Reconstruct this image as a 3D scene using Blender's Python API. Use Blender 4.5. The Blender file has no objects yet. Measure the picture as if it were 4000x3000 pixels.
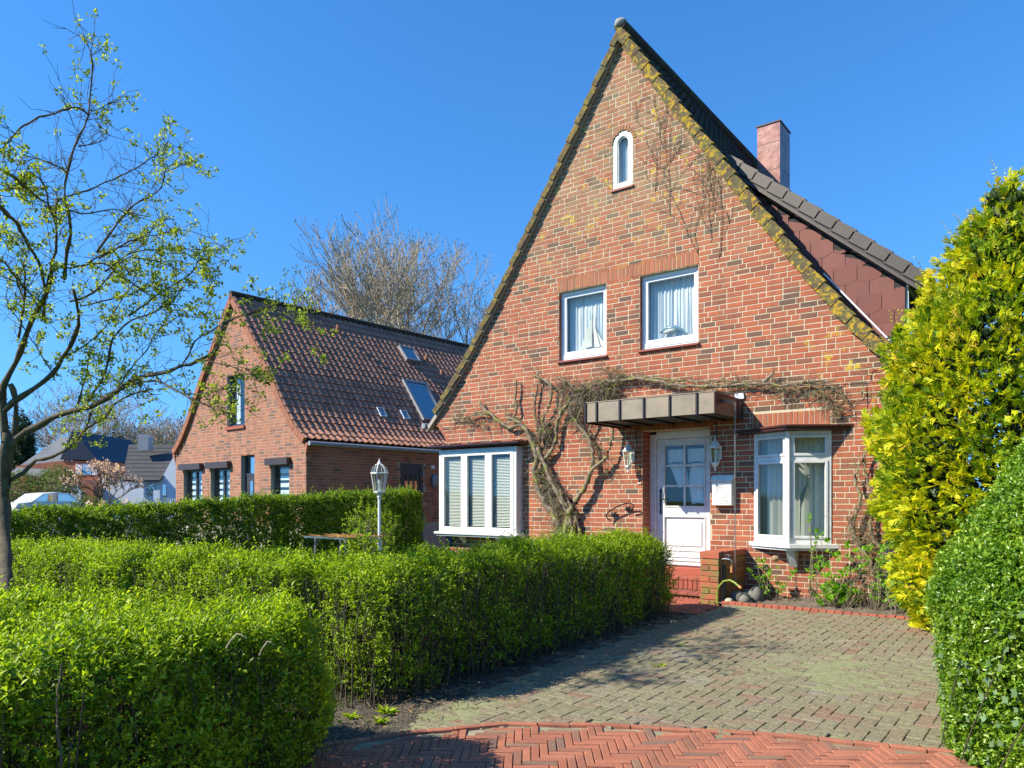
import bpy, math, random
import numpy as np
from mathutils import Vector, Matrix
R = math.radians
rnd = random.Random(7)
nr = np.random.default_rng(11)
scene = bpy.context.scene
COL = scene.collection

# ------------------------------------------------------------------ camera
YAW = R(37.4); FPX = 2900.0; HZ = 1955.0; ZC = 1.65
cam_d = bpy.data.cameras.new('camera'); cam = bpy.data.objects.new('camera', cam_d); COL.objects.link(cam)
cam.location = (0, 0, ZC); cam.rotation_euler = (R(90), 0, YAW)
cam_d.sensor_width = 36; cam_d.lens = FPX / 4000 * 36
cam_d.shift_y = (HZ - 1500) / 4000; cam_d.clip_start = .05; cam_d.clip_end = 2000
scene.camera = cam

# ------------------------------------------------------------------ sky, sun, exposure
SUN_TRAVEL = Vector((.79, 1.0, -1.05)).normalized()
w = bpy.data.worlds.new('World'); scene.world = w; w.use_nodes = True
wn = w.node_tree; wn.nodes.clear()
sky = wn.nodes.new('ShaderNodeTexSky'); sky.sky_type = 'NISHITA'; sky.sun_disc = False
sky.sun_elevation = math.asin(-SUN_TRAVEL.z)
sky.sun_rotation = math.atan2(-SUN_TRAVEL.x, -SUN_TRAVEL.y)
sky.air_density = 1.0; sky.dust_density = 0.0; sky.ozone_density = 4.0
tc = wn.nodes.new('ShaderNodeTexCoord'); sx = wn.nodes.new('ShaderNodeSeparateXYZ'); cb = wn.nodes.new('ShaderNodeCombineXYZ')
zz_ = wn.nodes.new('ShaderNodeMath'); zz_.operation = 'MULTIPLY_ADD'; zz_.inputs[1].default_value = .62; zz_.inputs[2].default_value = .15   # clear air: little brightening towards the horizon
wn.links.new(tc.outputs['Generated'], sx.inputs[0]); wn.links.new(sx.outputs[0], cb.inputs[0]); wn.links.new(sx.outputs[1], cb.inputs[1]); wn.links.new(sx.outputs[2], zz_.inputs[0]); wn.links.new(zz_.outputs[0], cb.inputs[2])
nv_ = wn.nodes.new('ShaderNodeVectorMath'); nv_.operation = 'NORMALIZE'; wn.links.new(cb.outputs[0], nv_.inputs[0]); wn.links.new(nv_.outputs[0], sky.inputs['Vector'])
hs = wn.nodes.new('ShaderNodeHueSaturation'); hs.inputs['Saturation'].default_value = 1.22; hs.inputs['Value'].default_value = 1.0
bg = wn.nodes.new('ShaderNodeBackground'); bg.inputs[1].default_value = .115
wo = wn.nodes.new('ShaderNodeOutputWorld')
wn.links.new(sky.outputs[0], hs.inputs['Color']); tint = wn.nodes.new('ShaderNodeMix'); tint.data_type = 'RGBA'; tint.blend_type = 'MULTIPLY'; tint.inputs[0].default_value = 1; tint.inputs[7].default_value = (.86, 1.1, 1.24, 1)
wn.links.new(hs.outputs[0], tint.inputs[6]); wn.links.new(tint.outputs[2], bg.inputs[0]); wn.links.new(bg.outputs[0], wo.inputs[0])
sd = bpy.data.lights.new('sun', 'SUN'); sd.energy = 4.9; sd.angle = R(.5); sd.color = (1, .92, .76)
so = bpy.data.objects.new('sun', sd); COL.objects.link(so); so.location = (-10, -12, 14)
so.rotation_euler = SUN_TRAVEL.to_track_quat('-Z', 'Y').to_euler()
scene.view_settings.view_transform = 'Standard'; scene.view_settings.look = 'None'
scene.view_settings.gamma = 1; scene.view_settings.use_curve_mapping = False
scene.view_settings.exposure = .8
scene.cycles.max_bounces = 7; scene.cycles.transparent_max_bounces = 10
scene.cycles.diffuse_bounces = 3; scene.cycles.glossy_bounces = 3; scene.cycles.transmission_bounces = 4
scene.cycles.caustics_reflective = False; scene.cycles.caustics_refractive = False
scene.cycles.use_denoising = True

# ------------------------------------------------------------------ measuring: pixel of the survey photograph -> real place
SY, CY = math.sin(YAW), math.cos(YAW)
def ray(u, v):
    r = (u - 2000) / FPX
    return (-SY + CY * r, CY + SY * r, (HZ - v) / FPX)
def onY(u, v, y):
    d = ray(u, v); t = y / d[1]; return Vector((d[0] * t, y, ZC + d[2] * t))
def deep(u, v, t):
    d = ray(u, v); return Vector((d[0] * t, d[1] * t, ZC + d[2] * t))
def g(y): return .023 * (min(max(y, 3.5), 11.5) - 3.5)

# ------------------------------------------------------------------ materials
MATS = {}
class NT:
    def __init__(s, name):
        s.m = bpy.data.materials.new(name); s.m.use_nodes = True; s.t = s.m.node_tree; s.t.nodes.clear()
        s.out = s.n('ShaderNodeOutputMaterial'); MATS[name] = s.m
    def n(s, ty, **k):
        x = s.t.nodes.new(ty)
        for a, b in k.items(): setattr(x, a, b)
        return x
    def l(s, a, b): s.t.links.new(a, b)
    def noise(s, scale, detail=4, vec=None, rough=.55, dist=0):
        x = s.n('ShaderNodeTexNoise'); x.inputs['Scale'].default_value = scale; x.inputs['Detail'].default_value = detail
        x.inputs['Roughness'].default_value = rough; x.inputs['Distortion'].default_value = dist
        if vec is None: vec = s.pos()
        s.l(vec, x.inputs['Vector']); return x.outputs['Fac']
    def pos(s):
        if not hasattr(s, '_p'): s._p = s.n('ShaderNodeNewGeometry')
        return s._p.outputs['Position']
    def objc(s):
        return s.n('ShaderNodeTexCoord').outputs['Object']
    def ramp(s, fac, stops, interp='LINEAR'):
        x = s.n('ShaderNodeValToRGB'); x.color_ramp.interpolation = interp
        e = x.color_ramp.elements
        while len(e) < len(stops): e.new(.5)
        for i, (p, c) in enumerate(stops):
            e[i].position = p; e[i].color = (c[0], c[1], c[2], 1) if not isinstance(c, (int, float)) else (c, c, c, 1)
        s.l(fac, x.inputs[0]); return x.outputs[0]
    def mix(s, f, a, b, mode='MIX'):
        x = s.n('ShaderNodeMix', data_type='RGBA', blend_type=mode)
        for i, q in ((0, f), (6, a), (7, b)):
            if isinstance(q, (int, float)): x.inputs[i].default_value = q
            elif isinstance(q, tuple): x.inputs[i].default_value = (*q[:3], 1)
            else: s.l(q, x.inputs[i])
        return x.outputs[2]
    def math(s, op, a, b=0.0, clamp=False):
        x = s.n('ShaderNodeMath', operation=op, use_clamp=clamp)
        for i, q in ((0, a), (1, b)):
            if isinstance(q, (int, float)): x.inputs[i].default_value = q
            else: s.l(q, x.inputs[i])
        return x.outputs[0]
    def tone(s):
        a = s.n('ShaderNodeAttribute', attribute_name='tone', attribute_type='GEOMETRY')
        b = s.n('ShaderNodeAttribute', attribute_name='tone', attribute_type='OBJECT')
        return s.math('ADD', a.outputs['Fac'], b.outputs['Fac'])
    def bump(s, h, strength=.3, dist=.01):
        x = s.n('ShaderNodeBump'); x.inputs['Strength'].default_value = strength; x.inputs['Distance'].default_value = dist
        s.l(h, x.inputs['Height']); return x.outputs[0]
    def sepz(s):
        x = s.n('ShaderNodeSeparateXYZ'); s.l(s.pos(), x.inputs[0]); return x.outputs
    def pbr(s, col, rough=.6, spec=.4, metal=0, bump=None):
        p = s.n('ShaderNodeBsdfPrincipled')
        for k, q in (('Base Color', col), ('Roughness', rough), ('Metallic', metal), ('Specular IOR Level', spec)):
            if isinstance(q, (int, float)): p.inputs[k].default_value = q
            elif isinstance(q, tuple): p.inputs[k].default_value = (*q[:3], 1)
            else: s.l(q, p.inputs[k])
        if bump is not None: s.l(bump, p.inputs['Normal'])
        s.l(p.outputs[0], s.out.inputs[0]); return p

def simple(name, c, rough=.6, var=.25, scale=6, bump=.15, bscale=60, metal=0, spec=.4, c2=None, dist=.004):
    t = NT(name); n = t.noise(scale, 5)
    c2 = c2 or tuple(x * (1 - var) for x in c)
    col = t.ramp(n, [(.3, c2), (.7, c)])
    b = t.bump(t.noise(bscale, 3), bump, dist) if bump else None
    t.pbr(col, rough, spec, metal, b); return t.m

def brickmat(name, stops, rough=.85, lichen=0, shift=1.0, moss=0):
    t = NT(name); col = t.ramp(t.tone(), stops)
    fine = t.noise(55, 4); blot = t.noise(9, 3)
    col = t.mix(t.ramp(fine, [(.3, 0.0), (.75, .45)]), col, tuple(q * .55 * shift for q in (.42, .2, .14)))
    col = t.mix(t.ramp(blot, [(.5, 0.0), (.8, .25)]), col, (.2, .08, .055))
    st_ = t.n('ShaderNodeMapping'); st_.inputs['Scale'].default_value = (6, 1, .35); t.l(t.pos(), st_.inputs['Vector'])
    col = t.mix(t.ramp(t.noise(1.0, 5, st_.outputs[0]), [(.45, 0.0), (.72, .4)]), col, (.13, .075, .05))
    if lichen:
        o = t.sepz(); z = o['Z']; x = o['X']
        m = t.ramp(t.math('MULTIPLY', z, .1), [(.52, 0.0), (.7, .95), (.9, 1.0)])
        alg = t.ramp(t.noise(2.1, 6, rough=.75), [(.36, 0.0), (.56, .85)])
        alg2 = t.ramp(t.noise(30, 3), [(.25, .35), (.6, 1.0)])
        f = t.math('MULTIPLY', t.math('MULTIPLY', alg, alg2), m)
        col = t.mix(t.math('MULTIPLY', f, .72), col, (.24, .23, .135))
        yl = t.ramp(t.noise(5.5, 6, rough=.7), [(.585, 0.0), (.64, 1.0)])
        m2 = t.ramp(t.math('MULTIPLY', z, .1), [(.3, .25), (.5, .5), (.7, 1.0)])
        right = t.ramp(t.math('MULTIPLY', t.math('ADD', x, 8.0), .2), [(.75, 0.0), (1.0, 1.0)])
        mz = t.ramp(t.math('MULTIPLY', z, .1), [(.28, 0.0), (.36, 1.0), (.44, 0.0)])
        m2 = t.math('MAXIMUM', t.math('MULTIPLY', m2, m), t.math('MULTIPLY', mz, right))
        col = t.mix(t.math('MULTIPLY', yl, m2), col, (.5, .36, .03))
    if moss:
        z = t.sepz()['Z']
        m = t.ramp(t.noise(7, 5), [(.4, 0.0), (.62, moss)])
        col = t.mix(m, col, (.16, .2, .05))
    t.pbr(col, rough, .25, 0, t.bump(t.noise(70, 4), .5, .006)); return t.m

brickmat('house_brick', [(0, (.4, .095, .042)), (.3, (.46, .13, .06)), (.52, (.34, .08, .038)), (.72, (.42, .145, .072)), (.82, (.27, .085, .045)), (.9, (.18, .08, .05)), (.96, (.13, .08, .055)), (1, (.1, .07, .055))], lichen=1)
brickmat('soldier_brick', [(0, (.4, .11, .05)), (.5, (.46, .15, .07)), (1, (.33, .095, .05))], lichen=1)
brickmat('pier_brick', [(0, (.44, .1, .05)), (.6, (.52, .15, .07)), (1, (.3, .1, .06))], moss=.8)
brickmat('cap_brick', [(0, (.44, .1, .05)), (1, (.5, .13, .07))], moss=.15)
brickmat('step_brick', [(0, (.42, .1, .06)), (1, (.36, .09, .06))])
brickmat('edging_brick', [(0, (.46, .12, .07)), (1, (.38, .1, .07))])
brickmat('clinker', [(0, (.36, .12, .065)), (.35, (.47, .175, .1)), (.6, (.4, .14, .08)), (.85, (.34, .135, .085)), (.95, (.19, .12, .085)), (1, (.32, .2, .12))])
brickmat('far_brick', [(0, (.42, .16, .085)), (.5, (.47, .19, .105)), (.75, (.38, .145, .085)), (.92, (.24, .12, .08)), (1, (.16, .1, .07))])
simple('mortar', (.58, .5, .35), .95, .18, 20, .3, 120)
simple('mortar_grey', (.4, .35, .29), .95, .2, 20, .2, 100)
simple('mortar_green', (.3, .3, .13), .95, .4, 9, .4, 120)
t = NT('paver_mat'); tn = t.tone()
col = t.ramp(tn, [(0, (.22, .195, .115)), (.4, (.27, .235, .145)), (.7, (.24, .2, .125)), (.9, (.26, .19, .125)), (.97, (.27, .15, .1)), (1, (.3, .26, .165))])
col = t.mix(t.ramp(t.noise(170, 3), [(.55, 0.0), (.72, .75)]), col, (.36, .33, .27))
col = t.mix(t.ramp(t.noise(1.1, 5), [(.45, 0.0), (.7, .3)]), col, (.19, .19, .09))
col = t.mix(t.ramp(t.noise(2.1, 6, rough=.7), [(.56, 0.0), (.68, .5)]), col, (.27, .26, .23))
col = t.mix(t.ramp(t.noise(40, 4), [(.35, .5), (.55, 0.0)]), col, (.055, .05, .04))
t.pbr(col, .9, .2, 0, t.bump(t.noise(120, 4), .8, .006))
simple('sand', (.36, .32, .22), .95, .5, 5, .6, 150, c2=(.15, .15, .08))
simple('joint_sand', (.3, .28, .17), .95, .6, 22, .6, 150, c2=(.15, .18, .06))
simple('soil', (.14, .115, .085), .95, .55, 14, .9, 60, dist=.03)
simple('bark_mulch', (.21, .17, .13), .95, .6, 30, .5, 60)
t = NT('ground_mat'); n = t.noise(3, 6)
t.pbr(t.ramp(n, [(.35, (.05, .075, .022)), (.5, (.07, .13, .025)), (.7, (.11, .16, .04))]), .95, .2, 0, t.bump(t.noise(40, 4), .8, .03))
simple('asphalt', (.06, .06, .062), .9, .2, 30, .4, 200)
simple('white_paint', (.8, .79, .76), .4, .06, 9, .15, 60, c2=(.62, .61, .57))
t = NT('peeling_paint'); n = t.noise(38, 5, rough=.7)
t.pbr(t.ramp(n, [(.36, (.2, .19, .16)), (.42, (.72, .72, .7)), (.6, (.82, .82, .8))]), .6, .3, 0, t.bump(n, .5, .004))
simple('upvc', (.78, .79, .82), .28, .04, 3, 0)
simple('anthracite', (.05, .053, .062), .4, .2, 9, 0)
simple('brown_box', (.055, .038, .036), .45, .2, 9, 0)
simple('sill_tile', (.3, .075, .045), .5, .3, 20, .1)
simple('brown_metal', (.085, .03, .025), .35, .3, 6, .06, 20)
simple('lead_grey', (.3, .31, .33), .4, .3, 12, .2)
simple('black_iron', (.012, .012, .013), .45, .2, 20, .2)
simple('steel', (.55, .56, .58), .28, .2, 20, .05, metal=1)
simple('galvanised', (.36, .36, .34), .5, .35, 15, .2, metal=.4)
t = NT('canopy_metal'); n = t.noise(2.5, 4)
t.pbr(t.ramp(n, [(.3, (.25, .2, .14)), (.7, (.31, .25, .18))]), t.ramp(t.noise(12, 4), [(.3, .35), (.7, .6)]), .4, .25, t.bump(t.noise(5, 2), .25, .02))
simple('canopy_rib', (.025, .02, .018), .4, .2, 9, 0)
simple('canopy_soffit', (.05, .062, .05), .5, .2, 6, .1)
t = NT('verge_mat'); n = t.noise(14, 6, rough=.75)
col = t.ramp(t.noise(45, 4), [(.3, (.07, .05, .035)), (.7, (.17, .115, .07))])
col = t.mix(t.ramp(t.noise(9, 5), [(.42, 0.0), (.6, .65)]), col, (.12, .13, .055))
x = t.sepz()['X']
rs = t.ramp(t.math('MULTIPLY', t.math('ADD', x, 11.0), .1), [(.3, .38), (.47, .45), (.5, 1.0)])
yl = t.math('MULTIPLY', t.ramp(t.noise(10, 5, rough=.75, dist=.6), [(.5, 0.0), (.57, 1.0)]), rs)
col = t.mix(yl, col, t.ramp(t.noise(25, 3), [(.35, (.24, .2, .045)), (.6, (.55, .33, .02))]))
t.pbr(col, .95, .2, 0, t.bump(n, .9, .02))
t = NT('dark_tile'); n = t.noise(8, 5)
col = t.ramp(n, [(.3, (.035, .025, .02)), (.7, (.08, .05, .038))])
col = t.mix(t.ramp(t.noise(5, 6, rough=.7), [(.55, 0.0), (.66, .8)]), col, (.09, .12, .02))
t.pbr(col, .9, .2, 0, t.bump(t.noise(50, 4), .5, .01))
t = NT('red_tile'); tn = t.tone()
col = t.ramp(tn, [(0, (.34, .165, .1)), (.5, (.42, .2, .125)), (.8, (.31, .15, .095)), (1, (.22, .115, .08))])
col = t.mix(t.ramp(t.noise(2, 5), [(.4, 0.0), (.7, .25)]), col, (.2, .1, .07))
t.pbr(col, .7, .35, 0, t.bump(t.noise(40, 3), .3, .008))
simple('verge_red', (.34, .13, .07), .8, .3, 6, .2)
t = NT('slate_red'); tn = t.tone()
t.pbr(t.mix(t.ramp(t.noise(3, 5), [(.4, 0.0), (.7, .4)]), t.ramp(tn, [(0, (.17, .055, .042)), (1, (.215, .075, .058))]), (.12, .05, .045)), .6, .35, 0, t.bump(t.noise(30, 3), .15, .005))
t = NT('chimney_cladding'); n = t.noise(2.2, 6, rough=.65, dist=.7)
t.pbr(t.ramp(n, [(.3, (.17, .07, .055)), (.5, (.28, .125, .1)), (.7, (.36, .2, .17))]), .35, .5, .2, t.bump(t.noise(3, 3), .3, .03))
simple('dormer_plate', (.085, .066, .052), .5, .25, 3, .2, 20, spec=.5)
simple('grey_tile', (.055, .055, .06), .75, .3, 3, .2)
t = NT('grey_sheet'); wv = t.n('ShaderNodeTexWave'); wv.inputs['Scale'].default_value = 3; t.l(t.objc(), wv.inputs['Vector'])
t.pbr(t.ramp(t.noise(1.2, 4), [(.3, (.13, .14, .15)), (.7, (.19, .2, .21))]), .8, .3)
simple('navy_board', (.012, .02, .045), .5, .2, 3, 0)
simple('render_white', (.66, .69, .72), .85, .08, 2, .1)
simple('blue_white_door', (.55, .62, .74), .6, .1, 2, 0)
simple('car_paint', (.7, .71, .72), .2, .03, 2, 0, spec=.6)
simple('tyre', (.02, .02, .02), .8, .1, 9, 0)
simple('bark', (.14, .115, .065), .95, .5, 12, .9, 60, c2=(.07, .055, .035), dist=.01)
simple('bark_pale', (.55, .46, .32), .95, .45, 14, .5, 60, c2=(.3, .24, .16))
t = NT('vine_bark'); n = t.noise(16, 6, rough=.7)
col = t.ramp(n, [(.3, (.12, .09, .06)), (.55, (.27, .215, .15)), (.75, (.36, .31, .23))])
col = t.mix(t.ramp(t.noise(7, 5), [(.52, 0.0), (.62, .8)]), col, (.26, .26, .06))
t.pbr(col, .95, .2, 0, t.bump(t.noise(90, 5), 1.0, .012))
simple('twig', (.22, .16, .11), .9, .4, 12, 0)
simple('vine_twig', (.26, .17, .11), .9, .5, 12, 0, c2=(.2, .2, .1))
simple('hedge_twig', (.1, .085, .055), .9, .4, 12, 0)
simple('stem_pale', (.3, .24, .16), .9, .3, 12, 0)
t = NT('stone'); t.pbr(t.ramp(t.noise(9, 5), [(.3, (.1, .1, .085)), (.7, (.2, .19, .16))]), .8, .3, 0, t.bump(t.noise(25, 4), .5, .01))
simple('pale_stone', (.5, .46, .34), .85, .4, 9, .5, 25)
simple('hose_green', (.24, .33, .04), .4, .1, 9, 0)
simple('hose_orange', (.6, .25, .09), .4, .1, 9, 0)
simple('concrete', (.36, .35, .34), .9, .25, 9, .5, 60)
simple('fabric_white', (.74, .78, .84), .9, .05, 5, 0)
simple('blind_white', (.78, .8, .76), .5, .04, 5, 0)
simple('dark_room', (.035, .035, .035), .9, .1, 2, 0)
simple('room_wall', (.42, .44, .33), .9, .1, 2, 0)
simple('figurine_blue', (.16, .26, .36), .25, .2, 6, 0)
simple('sail_white', (.8, .78, .72), .8, .06, 6, 0)
simple('dry_reed', (.5, .27, .08), .9, .4, 20, .3)
simple('sign_blue', (.03, .08, .25), .4, .1, 6, 0)
simple('brass_plate', (.6, .55, .4), .4, .1, 6, 0)
simple('dead_leaf', (.42, .27, .12), .9, .5, 20, 0)
simple('flower_head', (.4, .27, .15), .9, .4, 60, .4)
def glass(name, tint, refl=1.0, rough=.0, opac=0.0):
    t = NT(name)
    fr = t.n('ShaderNodeLayerWeight'); fr.inputs['Blend'].default_value = .5; fr.outputs['Facing']
    tr = t.n('ShaderNodeBsdfTransparent'); tr.inputs[0].default_value = (*tint, 1)
    gl = t.n('ShaderNodeBsdfGlossy'); gl.inputs['Roughness'].default_value = rough; gl.inputs[0].default_value = (refl, refl, refl, 1)
    f = t.math('ADD', t.math('MULTIPLY', t.math('POWER', fr.outputs['Facing'], 4.0), .7), opac, True)
    mx = t.n('ShaderNodeMixShader'); t.l(f, mx.inputs[0]); t.l(tr.outputs[0], mx.inputs[1]); t.l(gl.outputs[0], mx.inputs[2])
    t.l(mx.outputs[0], t.out.inputs[0]); return t.m
glass('window_glass', (.93, .95, .93), 1.0, .0, .03)
glass('far_glass', (.5, .55, .6), 1.0, .02, .35)
glass('lantern_glass', (.85, .9, .82), .9, .05, .08)
def leafmat(name, stops, transl=.45, rough=.45, spec=.35, tcol=1.5):
    t = NT(name); col = t.ramp(t.tone(), stops)
    p = t.pbr(col, rough, spec)
    tl = t.n('ShaderNodeBsdfTranslucent'); t.l(t.mix(1.0, col, (tcol, tcol, tcol * .5), 'MULTIPLY'), tl.inputs[0])
    mx = t.n('ShaderNodeMixShader'); mx.inputs[0].default_value = transl
    t.l(p.outputs[0], mx.inputs[1]); t.l(tl.outputs[0], mx.inputs[2]); t.l(mx.outputs[0], t.out.inputs[0]); return t.m
leafmat('privet_leaf', [(0, (.05, .1, .008)), (.35, (.14, .24, .01)), (.7, (.3, .42, .012)), (1, (.46, .56, .03))], tcol=1.6)
leafmat('beech_leaf', [(0, (.045, .095, .01)), (.5, (.13, .22, .012)), (1, (.3, .41, .02))])
leafmat('box_leaf', [(0, (.045, .11, .01)), (.5, (.13, .26, .014)), (.85, (.26, .4, .02)), (1, (.4, .5, .08))], .3, .3, .5)
leafmat('thuja_leaf', [(0, (.03, .085, .008)), (.18, (.1, .22, .01)), (.38, (.27, .38, .01)), (.66, (.58, .58, .012)), (.92, (.76, .68, .02)), (1, (.7, .5, .06))], .35, .55, .3)
leafmat('hawthorn_leaf', [(0, (.12, .17, .02)), (.5, (.28, .36, .025)), (1, (.45, .52, .06))], .5)
leafmat('hydrangea_leaf', [(0, (.1, .26, .015)), (.5, (.19, .42, .02)), (1, (.3, .55, .04))], .4)
leafmat('ivy_leaf', [(0, (.07, .14, .05)), (1, (.2, .3, .13))], .2, .3, .5)
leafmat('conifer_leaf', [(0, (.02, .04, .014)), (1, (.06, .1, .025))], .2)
leafmat('shrub_leaf', [(0, (.07, .11, .02)), (1, (.18, .24, .05))], .3)
leafmat('blossom', [(0, (.45, .24, .22)), (.5, (.6, .38, .34)), (1, (.72, .55, .5))], .4)
leafmat('grass_blade', [(0, (.07, .14, .015)), (1, (.16, .28, .03))], .4)

# ------------------------------------------------------------------ building helpers
def tag(o, label=None, cat=None, group=None, kind=None):
    if label: o['label'] = label
    if cat: o['category'] = cat
    if group: o['group'] = group
    if kind: o['kind'] = kind
    return o
def empty(name, loc, rz=0, label=None, cat=None, group=None, kind=None):
    o = bpy.data.objects.new(name, None); COL.objects.link(o); o.empty_display_size = .2
    o.location = loc; o.rotation_euler = (0, 0, rz)
    return tag(o, label, cat, group, kind)
def wmat(o):
    m = Matrix.Translation(o.location) @ o.rotation_euler.to_matrix().to_4x4()
    return m
def adopt(o, parent, world=True):
    """parent o; world=True: o's data is in world coordinates"""
    if parent is None: return o
    o.parent = parent
    if world:
        o.matrix_parent_inverse = wmat(parent).inverted() if parent.parent is None else Matrix.Identity(4)
    return o
class MB:
    def __init__(s): s.v = []; s.f = []; s.tn = []; s.sm = False
    def add(s, vs, fs, tone=None):
        b = len(s.v); s.v += [tuple(q) for q in vs]; s.f += [tuple(b + i for i in f) for f in fs]
        s.tn += [0.0 if tone is None else tone] * len(fs)
        return s
    def box(s, x0, x1, y0, y1, z0, z1, tone=None, ch=0.0):
        vs = [(x0, y0, z0), (x1, y0, z0), (x1, y1, z0), (x0, y1, z0), (x0, y0, z1), (x1, y0, z1), (x1, y1, z1), (x0, y1, z1)]
        return s.add(vs, [(0, 3, 2, 1), (4, 5, 6, 7), (0, 1, 5, 4), (1, 2, 6, 5), (2, 3, 7, 6), (3, 0, 4, 7)], tone)
    def obox(s, c, ax, ay, az, hx, hy, hz, tone=None):
        c = Vector(c); ax, ay, az = Vector(ax) * hx, Vector(ay) * hy, Vector(az) * hz
        vs = [c + a * ax + b * ay + d * az for d in (-1, 1) for a, b in ((-1, -1), (1, -1), (1, 1), (-1, 1))]
        return s.add(vs, [(0, 3, 2, 1), (4, 5, 6, 7), (0, 1, 5, 4), (1, 2, 6, 5), (2, 3, 7, 6), (3, 0, 4, 7)], tone)
    def face(s, x0, x1, z0, z1, yf, yb, ch=.005, tone=None):
        """a block showing its chamfered -Y face"""
        a, b = ch, ch
        vs = [(x0 + a, yf, z0 + b), (x1 - a, yf, z0 + b), (x1 - a, yf, z1 - b), (x0 + a, yf, z1 - b),
              (x0, yf + a, z0), (x1, yf + a, z0), (x1, yf + a, z1), (x0, yf + a, z1),
              (x0, yb, z0), (x1, yb, z0), (x1, yb, z1), (x0, yb, z1)]
        fs = [(0, 1, 2, 3), (4, 5, 1, 0), (5, 6, 2, 1), (6, 7, 3, 2), (7, 4, 0, 3), (8, 9, 5, 4), (9, 10, 6, 5), (10, 11, 7, 6), (11, 8, 4, 7)]
        return s.add(vs, fs, tone)
    def top(s, hx, hy, hz, c=(0, 0, 0), rot=0, tilt=(0, 0), ch=.006, tone=None):
        """a block showing its chamfered top"""
        vs = []
        for (a, b, z) in ((hx, hy, -hz), (hx, hy, hz - ch), (hx - ch, hy - ch, hz)):
            vs += [(-a, -b, z), (a, -b, z), (a, b, z), (-a, b, z)]
        ca, sa = math.cos(rot), math.sin(rot)
        vs = [(c[0] + x * ca - y * sa, c[1] + x * sa + y * ca, c[2] + z + x * tilt[0] + y * tilt[1]) for x, y, z in vs]
        fs = [(8, 9, 10, 11)] + [(i + k, (i + 1) % 4 + k, (i + 1) % 4 + k + 4, i + k + 4) for k in (0, 4) for i in range(4)]
        return s.add(vs, fs, tone)
    def tube(s, pts, rad, n=6, cap=True, tone=None):
        pts = [Vector(p) for p in pts]
        if isinstance(rad, (int, float)): rad = [rad] * len(pts)
        vs = []; up = Vector((.13, .21, .97)).normalized()
        for i, p in enumerate(pts):
            d = (pts[min(i + 1, len(pts) - 1)] - pts[max(i - 1, 0)])
            if d.length < 1e-7: d = Vector((0, 0, 1))
            d.normalize(); u = up if abs(d.dot(up)) < .94 else Vector((1, .1, 0)).normalized()
            a = d.cross(u).normalized(); b = d.cross(a)
            for k in range(n):
                q = 2 * math.pi * k / n
                vs.append(p + (a * math.cos(q) + b * math.sin(q)) * rad[i])
        fs = [(i * n + k, i * n + (k + 1) % n, (i + 1) * n + (k + 1) % n, (i + 1) * n + k) for i in range(len(pts) - 1) for k in range(n)]
        if cap and n > 3: fs += [tuple(range(n))[::-1], tuple((len(pts) - 1) * n + k for k in range(n))]
        return s.add(vs, fs, tone)
    def lathe(s, prof, c=(0, 0, 0), n=12, rot=0):
        c = Vector(c); vs = []
        for r, z in prof:
            for k in range(n):
                q = 2 * math.pi * k / n + rot; vs.append(c + Vector((r * math.cos(q), r * math.sin(q), z)))
        fs = [(i * n + k, i * n + (k + 1) % n, (i + 1) * n + (k + 1) % n, (i + 1) * n + k) for i in range(len(prof) - 1) for k in range(n)]
        fs += [tuple(range(n))[::-1], tuple((len(prof) - 1) * n + k for k in range(n))]
        return s.add(vs, fs)
    def prism(s, poly, y0, y1, plane='xz', tone=None):
        n = len(poly)
        mk = (lambda a, b, c: (a, c, b)) if plane == 'xz' else ((lambda a, b, c: (a, b, c)) if plane == 'xy' else (lambda a, b, c: (c, a, b)))
        vs = [mk(a, b, y0) for a, b in poly] + [mk(a, b, y1) for a, b in poly]
        return s.add(vs, [tuple(range(n)), tuple(range(2 * n - 1, n - 1, -1))] + [(i, i + n, (i + 1) % n + n, (i + 1) % n) for i in range(n)], tone)
    def mesh(s, name, m, smooth=False):
        me = bpy.data.meshes.new(name); me.from_pydata(s.v, [], s.f)
        if any(s.tn):
            a = me.attributes.new('tone', 'FLOAT', 'FACE'); a.data.foreach_set('value', np.array(s.tn, dtype=np.float32))
        me.materials.append(MATS[m] if isinstance(m, str) else m)
        if smooth or s.sm: me.polygons.foreach_set('use_smooth', [True] * len(me.polygons))
        me.update(); return me
    def build(s, name, m, parent=None, world=True, smooth=False, kind=None, label=None):
        o = bpy.data.objects.new(name, s.mesh(name, m, smooth)); COL.objects.link(o)
        if kind: o['kind'] = kind
        if label: o['label'] = label
        return adopt(o, parent, world)
def inst(name, me, loc, parent=None, world=True, rot=(0, 0, 0), tone=None, kind=None):
    o = bpy.data.objects.new(name, me); COL.objects.link(o); o.location = loc; o.rotation_euler = rot
    if tone is not None: o['tone'] = float(tone)
    if kind: o['kind'] = kind
    return adopt(o, parent, world)
def bevelled(o, wd=.004, seg=1):
    m = o.modifiers.new('edge', 'BEVEL'); m.width = wd; m.segments = seg; m.limit_method = 'ANGLE'; return o

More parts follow.
